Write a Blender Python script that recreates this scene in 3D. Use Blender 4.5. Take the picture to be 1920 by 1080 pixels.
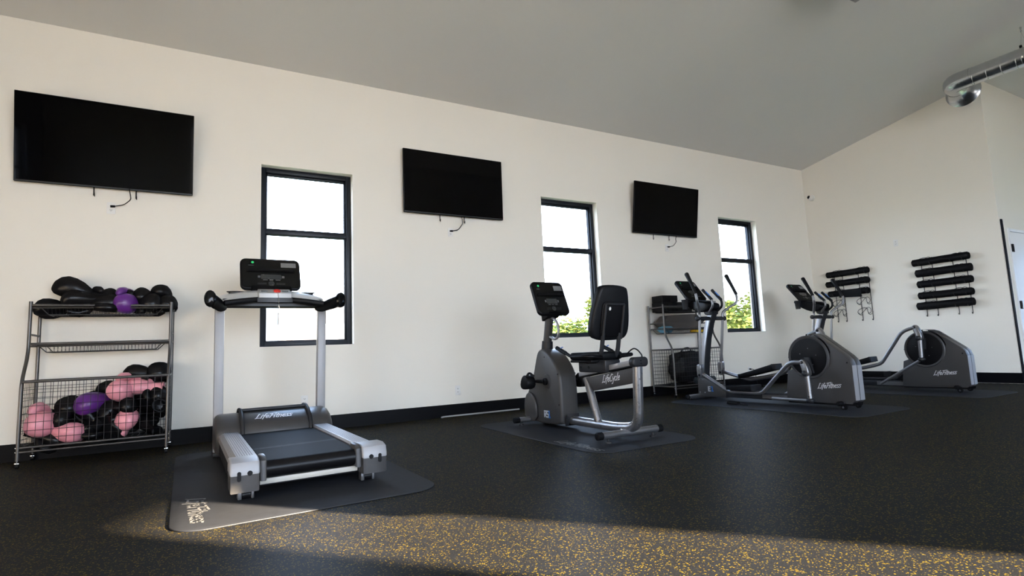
import bpy, bmesh, math, random
from mathutils import Vector, Matrix
from mathutils.geometry import tessellate_polygon
random.seed(7)
for o in list(bpy.data.objects): bpy.data.objects.remove(o)
S = bpy.context.scene
COL = S.collection
PI = math.pi
R = math.radians

# ------------------------------------------------------------------ camera
FPX, YAW, PITCH, ROLL = 1023.99, 0.50518, 0.11344, -0.042425
CAM = Vector((0.0, -6.4726, 0.7908))
fw = Vector((math.sin(YAW)*math.cos(PITCH), math.cos(YAW)*math.cos(PITCH), math.sin(PITCH)))
rt = Vector((math.cos(YAW), -math.sin(YAW), 0)); up = rt.cross(fw)
r2 = math.cos(ROLL)*rt + math.sin(ROLL)*up; u2 = -math.sin(ROLL)*rt + math.cos(ROLL)*up
cd = bpy.data.cameras.new('camera'); cam = bpy.data.objects.new('camera', cd); COL.objects.link(cam)
cd.sensor_width = 36; cd.lens = 36*FPX/1920; cd.clip_start = .05; cd.clip_end = 400
M = Matrix((r2, u2, -fw)).transposed().to_4x4(); M.translation = CAM
cam.matrix_world = M; S.camera = cam

# ------------------------------------------------------------------ light
SKY = 16.5
S.view_settings.view_transform = 'Standard'; S.view_settings.look = 'None'
S.view_settings.exposure = 0.06; S.view_settings.gamma = 1.0; S.view_settings.use_curve_mapping = False
w = bpy.data.worlds.new('sky'); S.world = w; w.use_nodes = True
nt = w.node_tree; bg = nt.nodes['Background']
tc = nt.nodes.new('ShaderNodeTexCoord'); sx = nt.nodes.new('ShaderNodeSeparateXYZ'); rp = nt.nodes.new('ShaderNodeValToRGB')
nt.links.new(tc.outputs['Generated'], sx.inputs[0]); nt.links.new(sx.outputs['Z'], rp.inputs[0]); nt.links.new(rp.outputs[0], bg.inputs[0])
rp.color_ramp.elements[0].position = 0.0; rp.color_ramp.elements[0].color = (.76, .86, 1, 1)
rp.color_ramp.elements[1].position = .6; rp.color_ramp.elements[1].color = (.46, .66, 1, 1)
bg.inputs[1].default_value = SKY
SUN_EL = R(12.5)
sd = Vector((-.656*math.cos(SUN_EL), .755*math.cos(SUN_EL), -math.sin(SUN_EL)))
sl = bpy.data.lights.new('sun', 'SUN'); sun = bpy.data.objects.new('sun', sl); COL.objects.link(sun)
sl.energy = 155; sl.color = (1.0, .80, .56); sl.angle = R(.6)
sun.rotation_euler = sd.to_track_quat('-Z', 'Y').to_euler(); sun.location = (20, -25, 8)

# ------------------------------------------------------------------ helpers
class MB:
    def __init__(s): s.v = []; s.f = []
    def add(s, v, f, m=None):
        n = len(s.v)
        s.v += [tuple(m @ Vector(p)) if m else tuple(p) for p in v]
        s.f += [tuple(i+n for i in q) for q in f]
        return s
    def bm(s, b, m=None):
        b.verts.index_update()
        s.add([v.co.copy() for v in b.verts], [[v.index for v in f.verts] for f in b.faces], m); b.free(); return s
    def box(s, c, d, bev=0, rot=None, seg=2):
        b = bmesh.new(); bmesh.ops.create_cube(b, size=1)
        for v in b.verts: v.co = Vector((v.co.x*d[0], v.co.y*d[1], v.co.z*d[2]))
        if bev: bmesh.ops.bevel(b, geom=b.edges[:], offset=bev, segments=seg, affect='EDGES', profile=.5)
        m = Matrix.Translation(c)
        if rot: m = m @ rot
        return s.bm(b, m)
    def b2(s, x0, x1, y0, y1, z0, z1, bev=0):
        return s.box(((x0+x1)/2, (y0+y1)/2, (z0+z1)/2), (abs(x1-x0), abs(y1-y0), abs(z1-z0)), bev)
    def prism(s, poly, axis, a, b_, bev=0, seg=2):
        # axis 'x': poly=(y,z); 'y': poly=(x,z); 'z': poly=(x,y)
        P = {'x': lambda p, t: (t, p[0], p[1]), 'y': lambda p, t: (p[0], t, p[1]), 'z': lambda p, t: (p[0], p[1], t)}[axis]
        b = bmesh.new(); n = len(poly)
        lo = [b.verts.new(P(p, a)) for p in poly]; hi = [b.verts.new(P(p, b_)) for p in poly]
        f1 = b.faces.new(lo); f2 = b.faces.new(hi[::-1])
        for i in range(n): b.faces.new((lo[(i+1) % n], lo[i], hi[i], hi[(i+1) % n]))
        bmesh.ops.recalc_face_normals(b, faces=b.faces[:])
        if bev:
            e = list({e for f in (f1, f2) for e in f.edges})
            bmesh.ops.bevel(b, geom=e, offset=bev, segments=seg, affect='EDGES', profile=.5, clamp_overlap=True)
        return s.bm(b)
    def tube(s, path, r, n=12, fil=0, caps=True, closed=False, seg=5):
        pts = [Vector(p) for p in path]; rr = list(r) if isinstance(r, (list, tuple)) else [r]*len(pts)
        if fil:
            q = [pts[0]]; rq = [rr[0]]
            for i in range(1, len(pts)-1):
                a, b, c = pts[i-1], pts[i], pts[i+1]
                d1 = (a-b); d2 = (c-b); L = min(fil, d1.length*.48, d2.length*.48)
                p1 = b+d1.normalized()*L; p2 = b+d2.normalized()*L
                for k in range(seg+1):
                    t = k/seg; q.append(p1*(1-t)**2+b*2*t*(1-t)+p2*t*t); rq.append(rr[i])
            q.append(pts[-1]); rq.append(rr[-1]); pts, rr = q, rq
        N = len(pts); v = []; f = []; up_ = None
        for i in range(N):
            if closed: t = (pts[(i+1) % N]-pts[i-1]).normalized()
            else: t = (pts[min(i+1, N-1)]-pts[max(i-1, 0)]).normalized()
            if up_ is None:
                up_ = Vector((0, 0, 1)) if abs(t.z) < .9 else Vector((0, 1, 0))
            u = (up_-t*up_.dot(t)).normalized(); w_ = t.cross(u); up_ = u
            for k in range(n):
                a = 2*PI*k/n; v.append(pts[i]+rr[i]*(math.cos(a)*u+math.sin(a)*w_))
        for i in range(N if closed else N-1):
            j = (i+1) % N
            for k in range(n):
                k2 = (k+1) % n; f.append((i*n+k, i*n+k2, j*n+k2, j*n+k))
        if caps and not closed:
            f.append(tuple(range(n))[::-1]); f.append(tuple((N-1)*n+k for k in range(n)))
        return s.add(v, f)
    def cyl(s, a, b, r, n=16): return s.tube([a, b], r, n)
    def lathe(s, prof, n=24, m=None):
        # profile of (radius, z)
        v = []; f = []
        for (r, z) in prof:
            for k in range(n): v.append((r*math.cos(2*PI*k/n), r*math.sin(2*PI*k/n), z))
        for i in range(len(prof)-1):
            for k in range(n):
                k2 = (k+1) % n; f.append((i*n+k, i*n+k2, (i+1)*n+k2, (i+1)*n+k))
        f.append(tuple(range(n))[::-1]); f.append(tuple((len(prof)-1)*n+k for k in range(n)))
        return s.add(v, f, m)
    def ball(s, c, rad, n=16, m=None):
        rad = rad if isinstance(rad, (tuple, list)) else (rad,)*3
        b = bmesh.new(); bmesh.ops.create_uvsphere(b, u_segments=n, v_segments=n//2+2, radius=1)
        for v in b.verts: v.co = Vector((v.co.x*rad[0], v.co.y*rad[1], v.co.z*rad[2]))
        return s.bm(b, Matrix.Translation(c) @ (m or Matrix()))
    def mesh(s, name, mat, smooth=40):
        me = bpy.data.meshes.new(name); me.from_pydata(s.v, [], s.f); me.validate(); me.update()
        b = bmesh.new(); b.from_mesh(me); bmesh.ops.recalc_face_normals(b, faces=b.faces[:]); b.to_mesh(me); b.free()
        if mat: me.materials.append(mat)
        if smooth:
            for p in me.polygons: p.use_smooth = True
            me.set_sharp_from_angle(angle=R(smooth))
        return me
    def build(s, name, mat, parent=None, smooth=40, **k):
        return link(name, s.mesh(name, mat, smooth), parent, **k)

def link(name, data, parent=None, label=None, cat=None, group=None, kind=None, loc=None, rz=0):
    o = bpy.data.objects.new(name, data); COL.objects.link(o)
    if parent: o.parent = parent
    if loc: o.location = loc
    if rz: o.rotation_euler = (0, 0, rz)
    if label: o['label'] = label
    if cat: o['category'] = cat
    if group: o['group'] = group
    if kind: o['kind'] = kind
    return o
def thing(name, label, cat, loc=(0, 0, 0), rz=0, group=None): return link(name, None, None, label, cat, group, None, loc, rz)
def rrect(x0, x1, y0, y1, r, n=6):
    out = []
    for (cx, cy, a0) in ((x1-r, y1-r, 0), (x0+r, y1-r, 90), (x0+r, y0+r, 180), (x1-r, y0+r, 270)):
        for k in range(n+1):
            a = R(a0+90*k/n); out.append((cx+r*math.cos(a), cy+r*math.sin(a)))
    return out
def smooth_poly(pts, it=2):
    for _ in range(it):
        q = []
        for i in range(len(pts)):
            a, b = pts[i], pts[(i+1) % len(pts)]
            q += [(a[0]*.75+b[0]*.25, a[1]*.75+b[1]*.25), (a[0]*.25+b[0]*.75, a[1]*.25+b[1]*.75)]
        pts = q
    return pts

# ------------------------------------------------------------------ materials
MATS = {}
def mat(name, col, rough=.5, metal=0, spec=.5, noise=0, nscale=40, bump=0, bscale=200, coat=0, emit=None):
    m = bpy.data.materials.new(name); m.use_nodes = True; t = m.node_tree; b = t.nodes['Principled BSDF']
    b.inputs['Base Color'].default_value = (*col, 1); b.inputs['Roughness'].default_value = rough
    b.inputs['Metallic'].default_value = metal; b.inputs['Specular IOR Level'].default_value = spec
    b.inputs['Coat Weight'].default_value = coat
    if emit: b.inputs['Emission Color'].default_value = (*emit[:3], 1); b.inputs['Emission Strength'].default_value = emit[3]
    if noise or bump:
        g = t.nodes.new('ShaderNodeNewGeometry')
    if noise:
        n = t.nodes.new('ShaderNodeTexNoise'); n.inputs['Scale'].default_value = nscale; n.inputs['Detail'].default_value = 4
        t.links.new(g.outputs['Position'], n.inputs['Vector'])
        x = t.nodes.new('ShaderNodeMix'); x.data_type = 'RGBA'
        x.inputs[6].default_value = (*[c*(1-noise) for c in col], 1); x.inputs[7].default_value = (*[min(1, c*(1+noise)) for c in col], 1)
        t.links.new(n.outputs['Fac'], x.inputs[0]); t.links.new(x.outputs[2], b.inputs['Base Color'])
        mr = t.nodes.new('ShaderNodeMapRange'); mr.inputs[3].default_value = max(0, rough-.08); mr.inputs[4].default_value = min(1, rough+.08)
        t.links.new(n.outputs['Fac'], mr.inputs[0]); t.links.new(mr.outputs[0], b.inputs['Roughness'])
    if bump:
        n2 = t.nodes.new('ShaderNodeTexNoise'); n2.inputs['Scale'].default_value = bscale; n2.inputs['Detail'].default_value = 3
        t.links.new(g.outputs['Position'], n2.inputs['Vector'])
        bp = t.nodes.new('ShaderNodeBump'); bp.inputs['Strength'].default_value = bump; bp.inputs['Distance'].default_value = .002
        t.links.new(n2.outputs['Fac'], bp.inputs['Height']); t.links.new(bp.outputs[0], b.inputs['Normal'])
    MATS[name] = m; return m
M_wall = mat('wall_paint', (.815, .78, .70), .75, noise=.015, nscale=1.5, bump=.25, bscale=160)
M_absorb = mat('bounce_absorber', (.20, .20, .21), .75, noise=.02, nscale=1.5)  # dark tone added on the unseen wall to cut warm sun bounce
M_ceil = mat('ceiling_paint', (.69, .69, .665), .85, noise=.02, nscale=1.2, bump=.2, bscale=120)
M_base = mat('cove_base', (.004, .004, .005), .4, spec=.3, noise=.2, nscale=8)
M_bronze = mat('bronze_frame', (.010, .012, .017), .45, spec=.3, noise=.15, nscale=20)
M_char = mat('charcoal_plastic', (.058, .057, .058), .40, metal=.35, spec=.3, noise=.06, nscale=60, bump=.05, bscale=700)
M_dark = mat('dark_plastic', (.018, .019, .022), .45, spec=.3, noise=.1, nscale=50)
M_black = mat('black_plastic', (.005, .005, .006), .5, spec=.2, noise=.1, nscale=50)
M_gloss = mat('gloss_black', (.003, .0035, .004), .15, spec=.2, noise=.05, nscale=10)
M_screen = mat('tv_glass', (.0012, .0012, .0016), .05, spec=.16, noise=.05, nscale=3)
M_metal = mat('graphite_metal', (.24, .24, .25), .30, metal=.85, noise=.05, nscale=40)
M_tube = mat('painted_tube', (.20, .20, .21), .33, metal=.8, noise=.06, nscale=30)
M_silver = mat('silver_paint', (.32, .32, .33), .38, metal=.6, noise=.04, nscale=40)
M_bright = mat('bright_silver', (.60, .61, .62), .35, metal=.4, spec=.4, noise=.03, nscale=40)
M_post = mat('upright_paint', (.30, .30, .31), .45, metal=.25, spec=.3, noise=.04, nscale=40)
M_chrome = mat('chrome', (.75, .75, .76), .12, metal=1, noise=.03, nscale=20)
M_steel = mat('galvanised_steel', (.55, .56, .57), .22, metal=1, noise=.12, nscale=12)
M_rack = mat('rack_steel', (.10, .096, .093), .35, metal=.75, noise=.15, nscale=40)
M_wire = mat('black_wire', (.02, .02, .021), .45, metal=.3, noise=.1, nscale=40)
M_grip = mat('grip_rubber', (.007, .0075, .009), .6, spec=.25, noise=.15, nscale=90, bump=.3, bscale=500)
M_uph = mat('black_vinyl', (.006, .0065, .008), .5, spec=.25, noise=.15, nscale=40, bump=.25, bscale=350)
M_mat = mat('mat_rubber', (.015, .017, .022), .6, noise=.2, nscale=25, bump=.6, bscale=420)
M_yoga = mat('yoga_mat_foam', (.006, .006, .007), .75, noise=.25, nscale=30, bump=.4, bscale=300)
M_white = mat('white_plastic', (.78, .77, .74), .4, noise=.02, nscale=20)
M_logo = mat('logo_print', (.62, .63, .65), .4, noise=.04, nscale=50)
M_logod = mat('mat_print', (.14, .14, .14), .6, noise=.2, nscale=60)
M_blue = mat('blue_badge', (.02, .16, .55), .35, noise=.05, nscale=40)
M_red = mat('red_button', (.65, .03, .02), .4, noise=.05, nscale=40)
M_green = mat('green_sticker', (.02, .55, .16), .5, noise=.05, nscale=40)
M_lcd = mat('dark_display', (.030, .034, .036), .25, noise=.1, nscale=40)
M_mark = mat('console_print', (.09, .095, .10), .4, noise=.1, nscale=40)
M_label = mat('warning_label', (.16, .16, .16), .5, noise=.35, nscale=140)
M_gblk = mat('glove_black', (.005, .005, .006), .38, spec=.25, noise=.2, nscale=25, bump=.15, bscale=120)
M_gpur = mat('glove_purple', (.10, .018, .19), .35, noise=.08, nscale=25, bump=.15, bscale=120)
M_gpnk = mat('glove_pink', (.74, .30, .36), .38, noise=.06, nscale=25, bump=.15, bscale=120)
M_in = mat('glove_lining', (.006, .006, .007), .9, noise=.2, nscale=60)
M_block = mat('foam_block', (.012, .012, .013), .8, noise=.15, nscale=80, bump=.3, bscale=300)
M_cush = mat('taupe_fabric', (.085, .076, .070), .9, noise=.15, nscale=120, bump=.5, bscale=500)
M_bluefab = mat('blue_plastic_bag', (.10, .28, .40), .35, noise=.3, nscale=18)
M_yel = mat('yellow_band', (.75, .48, .02), .5, noise=.1, nscale=30)
M_bag = mat('black_nylon', (.009, .010, .012), .6, noise=.3, nscale=50, bump=.5, bscale=250)
M_grey = mat('grey_cord', (.36, .36, .38), .5, noise=.05, nscale=40)
M_door = mat('door_paint', (.80, .82, .83), .4, noise=.01, nscale=5)
M_leather = mat('bag_leather', (.03, .012, .010), .4, noise=.15, nscale=20)
M_bld = mat('dark_brick', (.030, .027, .027), .9, noise=.12, nscale=3)
M_siding = mat('metal_siding', (.25, .32, .42), .5, metal=.2, noise=.05, nscale=2)
M_glassd = mat('far_window_glass', (.12, .14, .16), .1, noise=.1, nscale=2)
M_grass = mat('grass', (.10, .11, .04), .95, noise=.25, nscale=2)
M_pave = mat('concrete_paving', (.36, .335, .30), .9, noise=.1, nscale=1.5)
M_leaf = mat('foliage', (.13, .14, .022), .8, spec=.1, noise=.35, nscale=6)
M_leaf2 = mat('foliage_dark', (.09, .115, .022), .8, spec=.1, noise=.35, nscale=6)
M_bark = mat('bark', (.12, .08, .05), .95, noise=.3, nscale=20)
M_sub = mat('floor_slab', (.014, .014, .016), .7, noise=.2, nscale=10)
M_exit = mat('exit_letters', (.8, .02, .02), .5, emit=(1, .03, .02, 3))

# rubber floor with yellow flecks
M_floor = bpy.data.materials.new('flecked_rubber'); M_floor.use_nodes = True
t = M_floor.node_tree; b = t.nodes['Principled BSDF']; g = t.nodes.new('ShaderNodeNewGeometry')
def fleck(scale, thr, size, off):
    mp = t.nodes.new('ShaderNodeMapping'); mp.inputs['Location'].default_value = off; mp.inputs['Scale'].default_value = (1, 1, 0)
    t.links.new(g.outputs['Position'], mp.inputs[0])
    ns = t.nodes.new('ShaderNodeTexNoise'); ns.inputs['Scale'].default_value = scale*.8; t.links.new(mp.outputs[0], ns.inputs['Vector'])
    ad = t.nodes.new('ShaderNodeMix'); ad.data_type = 'VECTOR'; ad.inputs[0].default_value = .008
    t.links.new(mp.outputs[0], ad.inputs[4]); t.links.new(ns.outputs['Color'], ad.inputs[5])
    vo = t.nodes.new('ShaderNodeTexVoronoi'); vo.inputs['Scale'].default_value = scale; t.links.new(ad.outputs[1], vo.inputs['Vector'])
    sp = t.nodes.new('ShaderNodeSeparateColor'); t.links.new(vo.outputs['Color'], sp.inputs[0])
    a = t.nodes.new('ShaderNodeMath'); a.operation = 'GREATER_THAN'; a.inputs[1].default_value = thr; t.links.new(sp.outputs[0], a.inputs[0])
    d = t.nodes.new('ShaderNodeMath'); d.operation = 'LESS_THAN'; d.inputs[1].default_value = size; t.links.new(vo.outputs['Distance'], d.inputs[0])
    mu = t.nodes.new('ShaderNodeMath'); mu.operation = 'MULTIPLY'; t.links.new(a.outputs[0], mu.inputs[0]); t.links.new(d.outputs[0], mu.inputs[1])
    return mu, sp
f1, c1 = fleck(115, .84, .42, (0, 0, 0)); f2, c2 = fleck(190, .88, .45, (3.1, 1.7, 0))
mx = t.nodes.new('ShaderNodeMath'); mx.operation = 'MAXIMUM'; t.links.new(f1.outputs[0], mx.inputs[0]); t.links.new(f2.outputs[0], mx.inputs[1])
ycol = t.nodes.new('ShaderNodeMix'); ycol.data_type = 'RGBA'; ycol.inputs[6].default_value = (.125, .082, .005, 1); ycol.inputs[7].default_value = (.085, .070, .008, 1)
t.links.new(c1.outputs[1], ycol.inputs[0])
nb = t.nodes.new('ShaderNodeTexNoise'); nb.inputs['Scale'].default_value = 260; nb.inputs['Detail'].default_value = 2; t.links.new(g.outputs['Position'], nb.inputs['Vector'])
bcol = t.nodes.new('ShaderNodeMix'); bcol.data_type = 'RGBA'; bcol.inputs[6].default_value = (.002, .0024, .0034, 1); bcol.inputs[7].default_value = (.011, .0125, .016, 1)
t.links.new(nb.outputs['Fac'], bcol.inputs[0])
fc = t.nodes.new('ShaderNodeMix'); fc.data_type = 'RGBA'
t.links.new(mx.outputs[0], fc.inputs[0]); t.links.new(bcol.outputs[2], fc.inputs[6]); t.links.new(ycol.outputs[2], fc.inputs[7]); t.links.new(fc.outputs[2], b.inputs['Base Color'])
nr = t.nodes.new('ShaderNodeTexNoise'); nr.inputs['Scale'].default_value = 1.3; nr.inputs['Detail'].default_value = 5; t.links.new(g.outputs['Position'], nr.inputs['Vector'])
mr = t.nodes.new('ShaderNodeMapRange'); mr.inputs[1].default_value = .35; mr.inputs[2].default_value = .65; mr.inputs[3].default_value = .42; mr.inputs[4].default_value = .58
t.links.new(nr.outputs['Fac'], mr.inputs[0]); t.links.new(mr.outputs[0], b.inputs['Roughness']); b.inputs['Specular IOR Level'].default_value = .13
bp = t.nodes.new('ShaderNodeBump'); bp.inputs['Strength'].default_value = .35; bp.inputs['Distance'].default_value = .002
t.links.new(nb.outputs['Fac'], bp.inputs['Height']); t.links.new(bp.outputs[0], b.inputs['Normal'])

def matte(m, gfac, grough):
    # rubber: diffuse body with a weak broad sheen
    t = m.node_tree; b = t.nodes['Principled BSDF']; out = t.nodes['Material Output']
    df = t.nodes.new('ShaderNodeBsdfDiffuse'); gs = t.nodes.new('ShaderNodeBsdfGlossy'); mx_ = t.nodes.new('ShaderNodeMixShader')
    df.inputs['Color'].default_value = b.inputs['Base Color'].default_value; gs.inputs['Roughness'].default_value = grough
    for a, c in (('Base Color', 'Color'), ('Normal', 'Normal')):
        if b.inputs[a].links: t.links.new(b.inputs[a].links[0].from_socket, df.inputs[c])
    if b.inputs['Normal'].links: t.links.new(b.inputs['Normal'].links[0].from_socket, gs.inputs['Normal'])
    mx_.inputs[0].default_value = gfac
    t.links.new(df.outputs[0], mx_.inputs[1]); t.links.new(gs.outputs[0], mx_.inputs[2]); t.links.new(mx_.outputs[0], out.inputs[0])
    t.nodes.remove(b)
matte(M_floor, .038, .42); matte(M_mat, .05, .45); matte(M_yoga, .012, .5); matte(M_gblk, .022, .28); matte(M_uph, .02, .4); matte(M_black, .018, .35); matte(M_dark, .03, .35); matte(M_grip, .02, .45); matte(M_gloss, .03, .12); matte(M_screen, .012, .04); matte(M_block, .012, .5); matte(M_bag, .02, .45); matte(M_base, .008, .35); matte(M_bronze, .022, .35); matte(M_in, .005, .5)
# clear glass
M_glass = bpy.data.materials.new('clear_glass'); M_glass.use_nodes = True
t = M_glass.node_tree; t.nodes.remove(t.nodes['Principled BSDF']); out = t.nodes['Material Output']
tr = t.nodes.new('ShaderNodeBsdfTransparent'); tr.inputs[0].default_value = (.95, .95, .95, 1)
gl = t.nodes.new('ShaderNodeBsdfGlossy'); gl.inputs['Roughness'].default_value = .01
lw = t.nodes.new('ShaderNodeLayerWeight'); lw.inputs[0].default_value = .5; pw = t.nodes.new('ShaderNodeMath'); pw.operation = 'POWER'; pw.inputs[1].default_value = 5
fr = t.nodes.new('ShaderNodeMath'); fr.operation = 'MULTIPLY_ADD'; fr.inputs[1].default_value = .9; fr.inputs[2].default_value = .03; ms = t.nodes.new('ShaderNodeMixShader')
t.links.new(lw.outputs['Facing'], pw.inputs[0]); t.links.new(pw.outputs[0], fr.inputs[0]); t.links.new(fr.outputs[0], ms.inputs[0]); t.links.new(tr.outputs[0], ms.inputs[1]); t.links.new(gl.outputs[0], ms.inputs[2]); t.links.new(ms.outputs[0], out.inputs[0])

# belt with scuff streaks
M_belt = mat('running_belt', (.007, .008, .009), .6, spec=.12, bump=.3, bscale=500)
t = M_belt.node_tree; b = t.nodes['Principled BSDF']; tc_ = t.nodes.new('ShaderNodeTexCoord')
mp = t.nodes.new('ShaderNodeMapping'); mp.inputs['Rotation'].default_value = (0, 0, R(-4)); t.links.new(tc_.outputs['Object'], mp.inputs[0])
sxy = t.nodes.new('ShaderNodeSeparateXYZ'); t.links.new(mp.outputs[0], sxy.inputs[0])
n3 = t.nodes.new('ShaderNodeTexNoise'); n3.inputs['Scale'].default_value = 30; t.links.new(tc_.outputs['Object'], n3.inputs['Vector'])
s1 = t.nodes.new('ShaderNodeMath'); s1.operation = 'ADD'; s1.inputs[1].default_value = .40; t.links.new(sxy.outputs['Y'], s1.inputs[0])
s2 = t.nodes.new('ShaderNodeMath'); s2.operation = 'ABSOLUTE'; t.links.new(s1.outputs[0], s2.inputs[0])
s3 = t.nodes.new('ShaderNodeMapRange'); s3.inputs[1].default_value = .05; s3.inputs[2].default_value = .0; t.links.new(s2.outputs[0], s3.inputs[0])
s4 = t.nodes.new('ShaderNodeMath'); s4.operation = 'MULTIPLY'; t.links.new(s3.outputs[0], s4.inputs[0]); t.links.new(n3.outputs['Fac'], s4.inputs[1])
cm = t.nodes.new('ShaderNodeMix'); cm.data_type = 'RGBA'; cm.inputs[6].default_value = (.007, .008, .009, 1); cm.inputs[7].default_value = (.09, .095, .105, 1)
t.links.new(s4.outputs[0], cm.inputs[0]); t.links.new(cm.outputs[2], b.inputs['Base Color'])

matte(M_belt, .035, .40)
# ------------------------------------------------------------------ lettering drawn as brush strokes
GL = {
 'L': (.62, [[(.42, .98), (.30, 1.0), (.12, .06), (0, .0), (.12, .10), (.62, .05)]]),
 'i': (.24, [[(.12, .6), (.05, 0)], [(.17, .80), (.20, .86)]]),
 'f': (.36, [[(.48, .92), (.34, 1.0), (.22, .7), (.08, -.22)], [(0, .55), (.38, .60)]]),
 'e': (.46, [[(.05, .28), (.40, .38), (.34, .58), (.15, .54), (.05, .24), (.18, .02), (.44, .12)]]),
 'F': (.56, [[(.32, .95), (.10, 0)], [(0, .92), (.85, 1.04)], [(.2, .5), (.58, .56)]]),
 't': (.34, [[(.26, .92), (.10, .1), (.26, 0)], [(0, .6), (.42, .66)]]),
 'n': (.48, [[(.10, .6), (.03, 0)], [(.06, .4), (.26, .6), (.40, .5), (.32, 0)]]),
 's': (.42, [[(.40, .55), (.15, .58), (.12, .38), (.32, .25), (.28, .03), (0, .05)]]),
 'C': (.60, [[(.62, .85), (.38, 1), (.12, .6), (.10, .15), (.3, 0), (.58, .12)]]),
 'y': (.46, [[(.05, .6), (.12, .25), (.32, .3)], [(.44, .6), (.2, -.3), (0, -.34)]]),
 'c': (.42, [[(.40, .5), (.2, .6), (.05, .3), (.15, .02), (.40, .1)]]),
 'l': (.30, [[(.26, 1), (.08, .1), (.22, 0)]]),
 'R': (.72, [[(0, 0), (0, 1), (.5, 1), (.5, .5), (.05, .48), (.58, 0)]]),
 'S': (.70, [[(.55, 1), (.05, 1), (.05, .55), (.55, .48), (.55, .02), (0, .02)]]),
 'E': (.70, [[(.58, 1), (0, 1), (0, 0), (.58, 0)], [(0, .5), (.5, .5)]]),
 '1': (.5, [[(.0, 1), (.3, 1), (.3, 0)], [(.05, .0), (.52, .0)]]),
 'X': (.6, [[(0, 0), (.5, 1)], [(.5, 0), (0, 1)]]), 'I': (.25, [[(.1, 0), (.1, 1)]]), 'T': (.6, [[(0, 1), (.55, 1)], [(.27, 1), (.27, 0)]]),
 ' ': (.3, [])}
def lettering(name, parent, text, org, xd, yd, h, m, shear=.22, wd=.11, gap=.0, xs=1.0):
    xd = Vector(xd).normalized(); yd = Vector(yd).normalized(); org = Vector(org); mb = MB(); px = 0
    for ch in text:
        adv, st = GL[ch]
        for pl in st:
            for i in range(len(pl)-1):
                a = Vector((px+pl[i][0]+shear*pl[i][1], pl[i][1])); c = Vector((px+pl[i+1][0]+shear*pl[i+1][1], pl[i+1][1]))
                d = (c-a).normalized(); n = Vector((-d.y, d.x))*wd/2; a2 = a-d*wd*.35; c2 = c+d*wd*.35
                mb.add([org+h*(p.x*xs*xd+p.y*yd) for p in (a2-n, c2-n, c2+n, a2+n)], [(0, 1, 2, 3)])
        px += adv+gap
    o = mb.build(name, m, parent, smooth=0); return o, px*h

# ================================================================== SETTING
H0, SLP, L = 4.129, .1743, 10.327
YB, XL, XR, YR = -12.5, -4.0, 13.0, -2.97
RIDGE = YB/2
def ceil_z(y): return H0+SLP*(-y if y > RIDGE else y-YB)
def struct(mb, name, m, parent=None, smooth=0): return mb.build(name, m, parent, smooth, kind=None if parent else 'structure')
def wall_cells(mb, axis, a, b_, u0, u1, z0, z1, holes):
    us = sorted({u0, u1, *[h[0] for h in holes], *[h[1] for h in holes]}); zs = sorted({z0, z1, *[h[2] for h in holes], *[h[3] for h in holes]})
    for i in range(len(us)-1):
        for j in range(len(zs)-1):
            cu, cz = (us[i]+us[i+1])/2, (zs[j]+zs[j+1])/2
            if any(h[0] < cu < h[1] and h[2] < cz < h[3] for h in holes): continue
            if axis == 'y': mb.b2(us[i], us[i+1], a, b_, zs[j], zs[j+1])
            else: mb.b2(a, b_, us[i], us[i+1], zs[j], zs[j+1])
WIN = [(.455, 1.452), (4.115, 5.112), (7.775, 8.772)]
WZ0, WZ1 = .94, 2.97
mb = MB(); wall_cells(mb, 'y', 0, .26, XL-.25, XR+.25, -.15, H0+.05, [(a, b, WZ0, WZ1) for a, b in WIN])
struct(mb, 'wall_left', M_wall)
# far wall with sloped top, return wall, end walls, back wall
mb = MB().prism([(0, -.15), (0, H0), (YR, ceil_z(YR)+.02), (YR, -.15)], 'x', L, L+.14); struct(mb, 'wall_right', M_wall)
DX0, DX1, DZ = 10.56, 11.50, 2.315
mb = MB(); wall_cells(mb, 'y', YR, YR+.14, L+.14, XR+.02, -.15, ceil_z(YR)+.02, [(DX0, DX1, -.16, DZ)]); struct(mb, 'wall_recess', M_wall)
LW = (-11.0, -7.6, .05, 3.3)
mb = MB(); wall_cells(mb, 'x', XL-.25, XL, YB-.1, .1, -.15, H0, [LW])
mb.prism([(0, H0), (YB, H0), (RIDGE, ceil_z(RIDGE)+.02)], 'x', XL-.25, XL); struct(mb, 'wall_camera_side', M_absorb)
mb = MB(); E2H = (-7.0, -3.2, .05, 2.45)
wall_cells(mb, 'x', XR, XR+.25, YB-.1, .1, -.15, H0, [E2H]); mb.prism([(0, H0), (YB, H0), (RIDGE, ceil_z(RIDGE)+.02)], 'x', XR, XR+.25); struct(mb, 'wall_far', M_wall)
SF = (-.6, 5.5, .05, 3.95); BW = (7.775, 8.772, .94, 3.22)
mb = MB(); wall_cells(mb, 'y', YB-.25, YB, XL-.25, XR+.25, -.15, H0+.05, [SF, BW]); struct(mb, 'wall_back', M_wall)
# ceiling: two sloped slabs
mb = MB().prism([(.3, H0-SLP*.3), (RIDGE, ceil_z(RIDGE)), (YB-.3, H0-SLP*.3), (YB-.3, H0+.2), (RIDGE, ceil_z(RIDGE)+.25), (.3, H0+.2)], 'x', XL-.4, XR+.4)
struct(mb, 'ceiling', M_ceil)
# baseboards
def baseboard(name, pts, h=.1524, th=.006):
    mb = MB(); mb.b2(*pts, 0, h); mb2 = MB(); return struct(mb, name, M_base)
baseboard('baseboard_left', (XL, L, -.012, .0))
baseboard('baseboard_right', (L-.012, L, YR, -.012))
mb = MB(); mb.b2(L-.012, DX0-.06, YR-.012, YR, 0, .1524); mb.b2(DX1+.06, XR, YR-.012, YR, 0, .1524); struct(mb, 'baseboard_recess', M_base)

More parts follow.
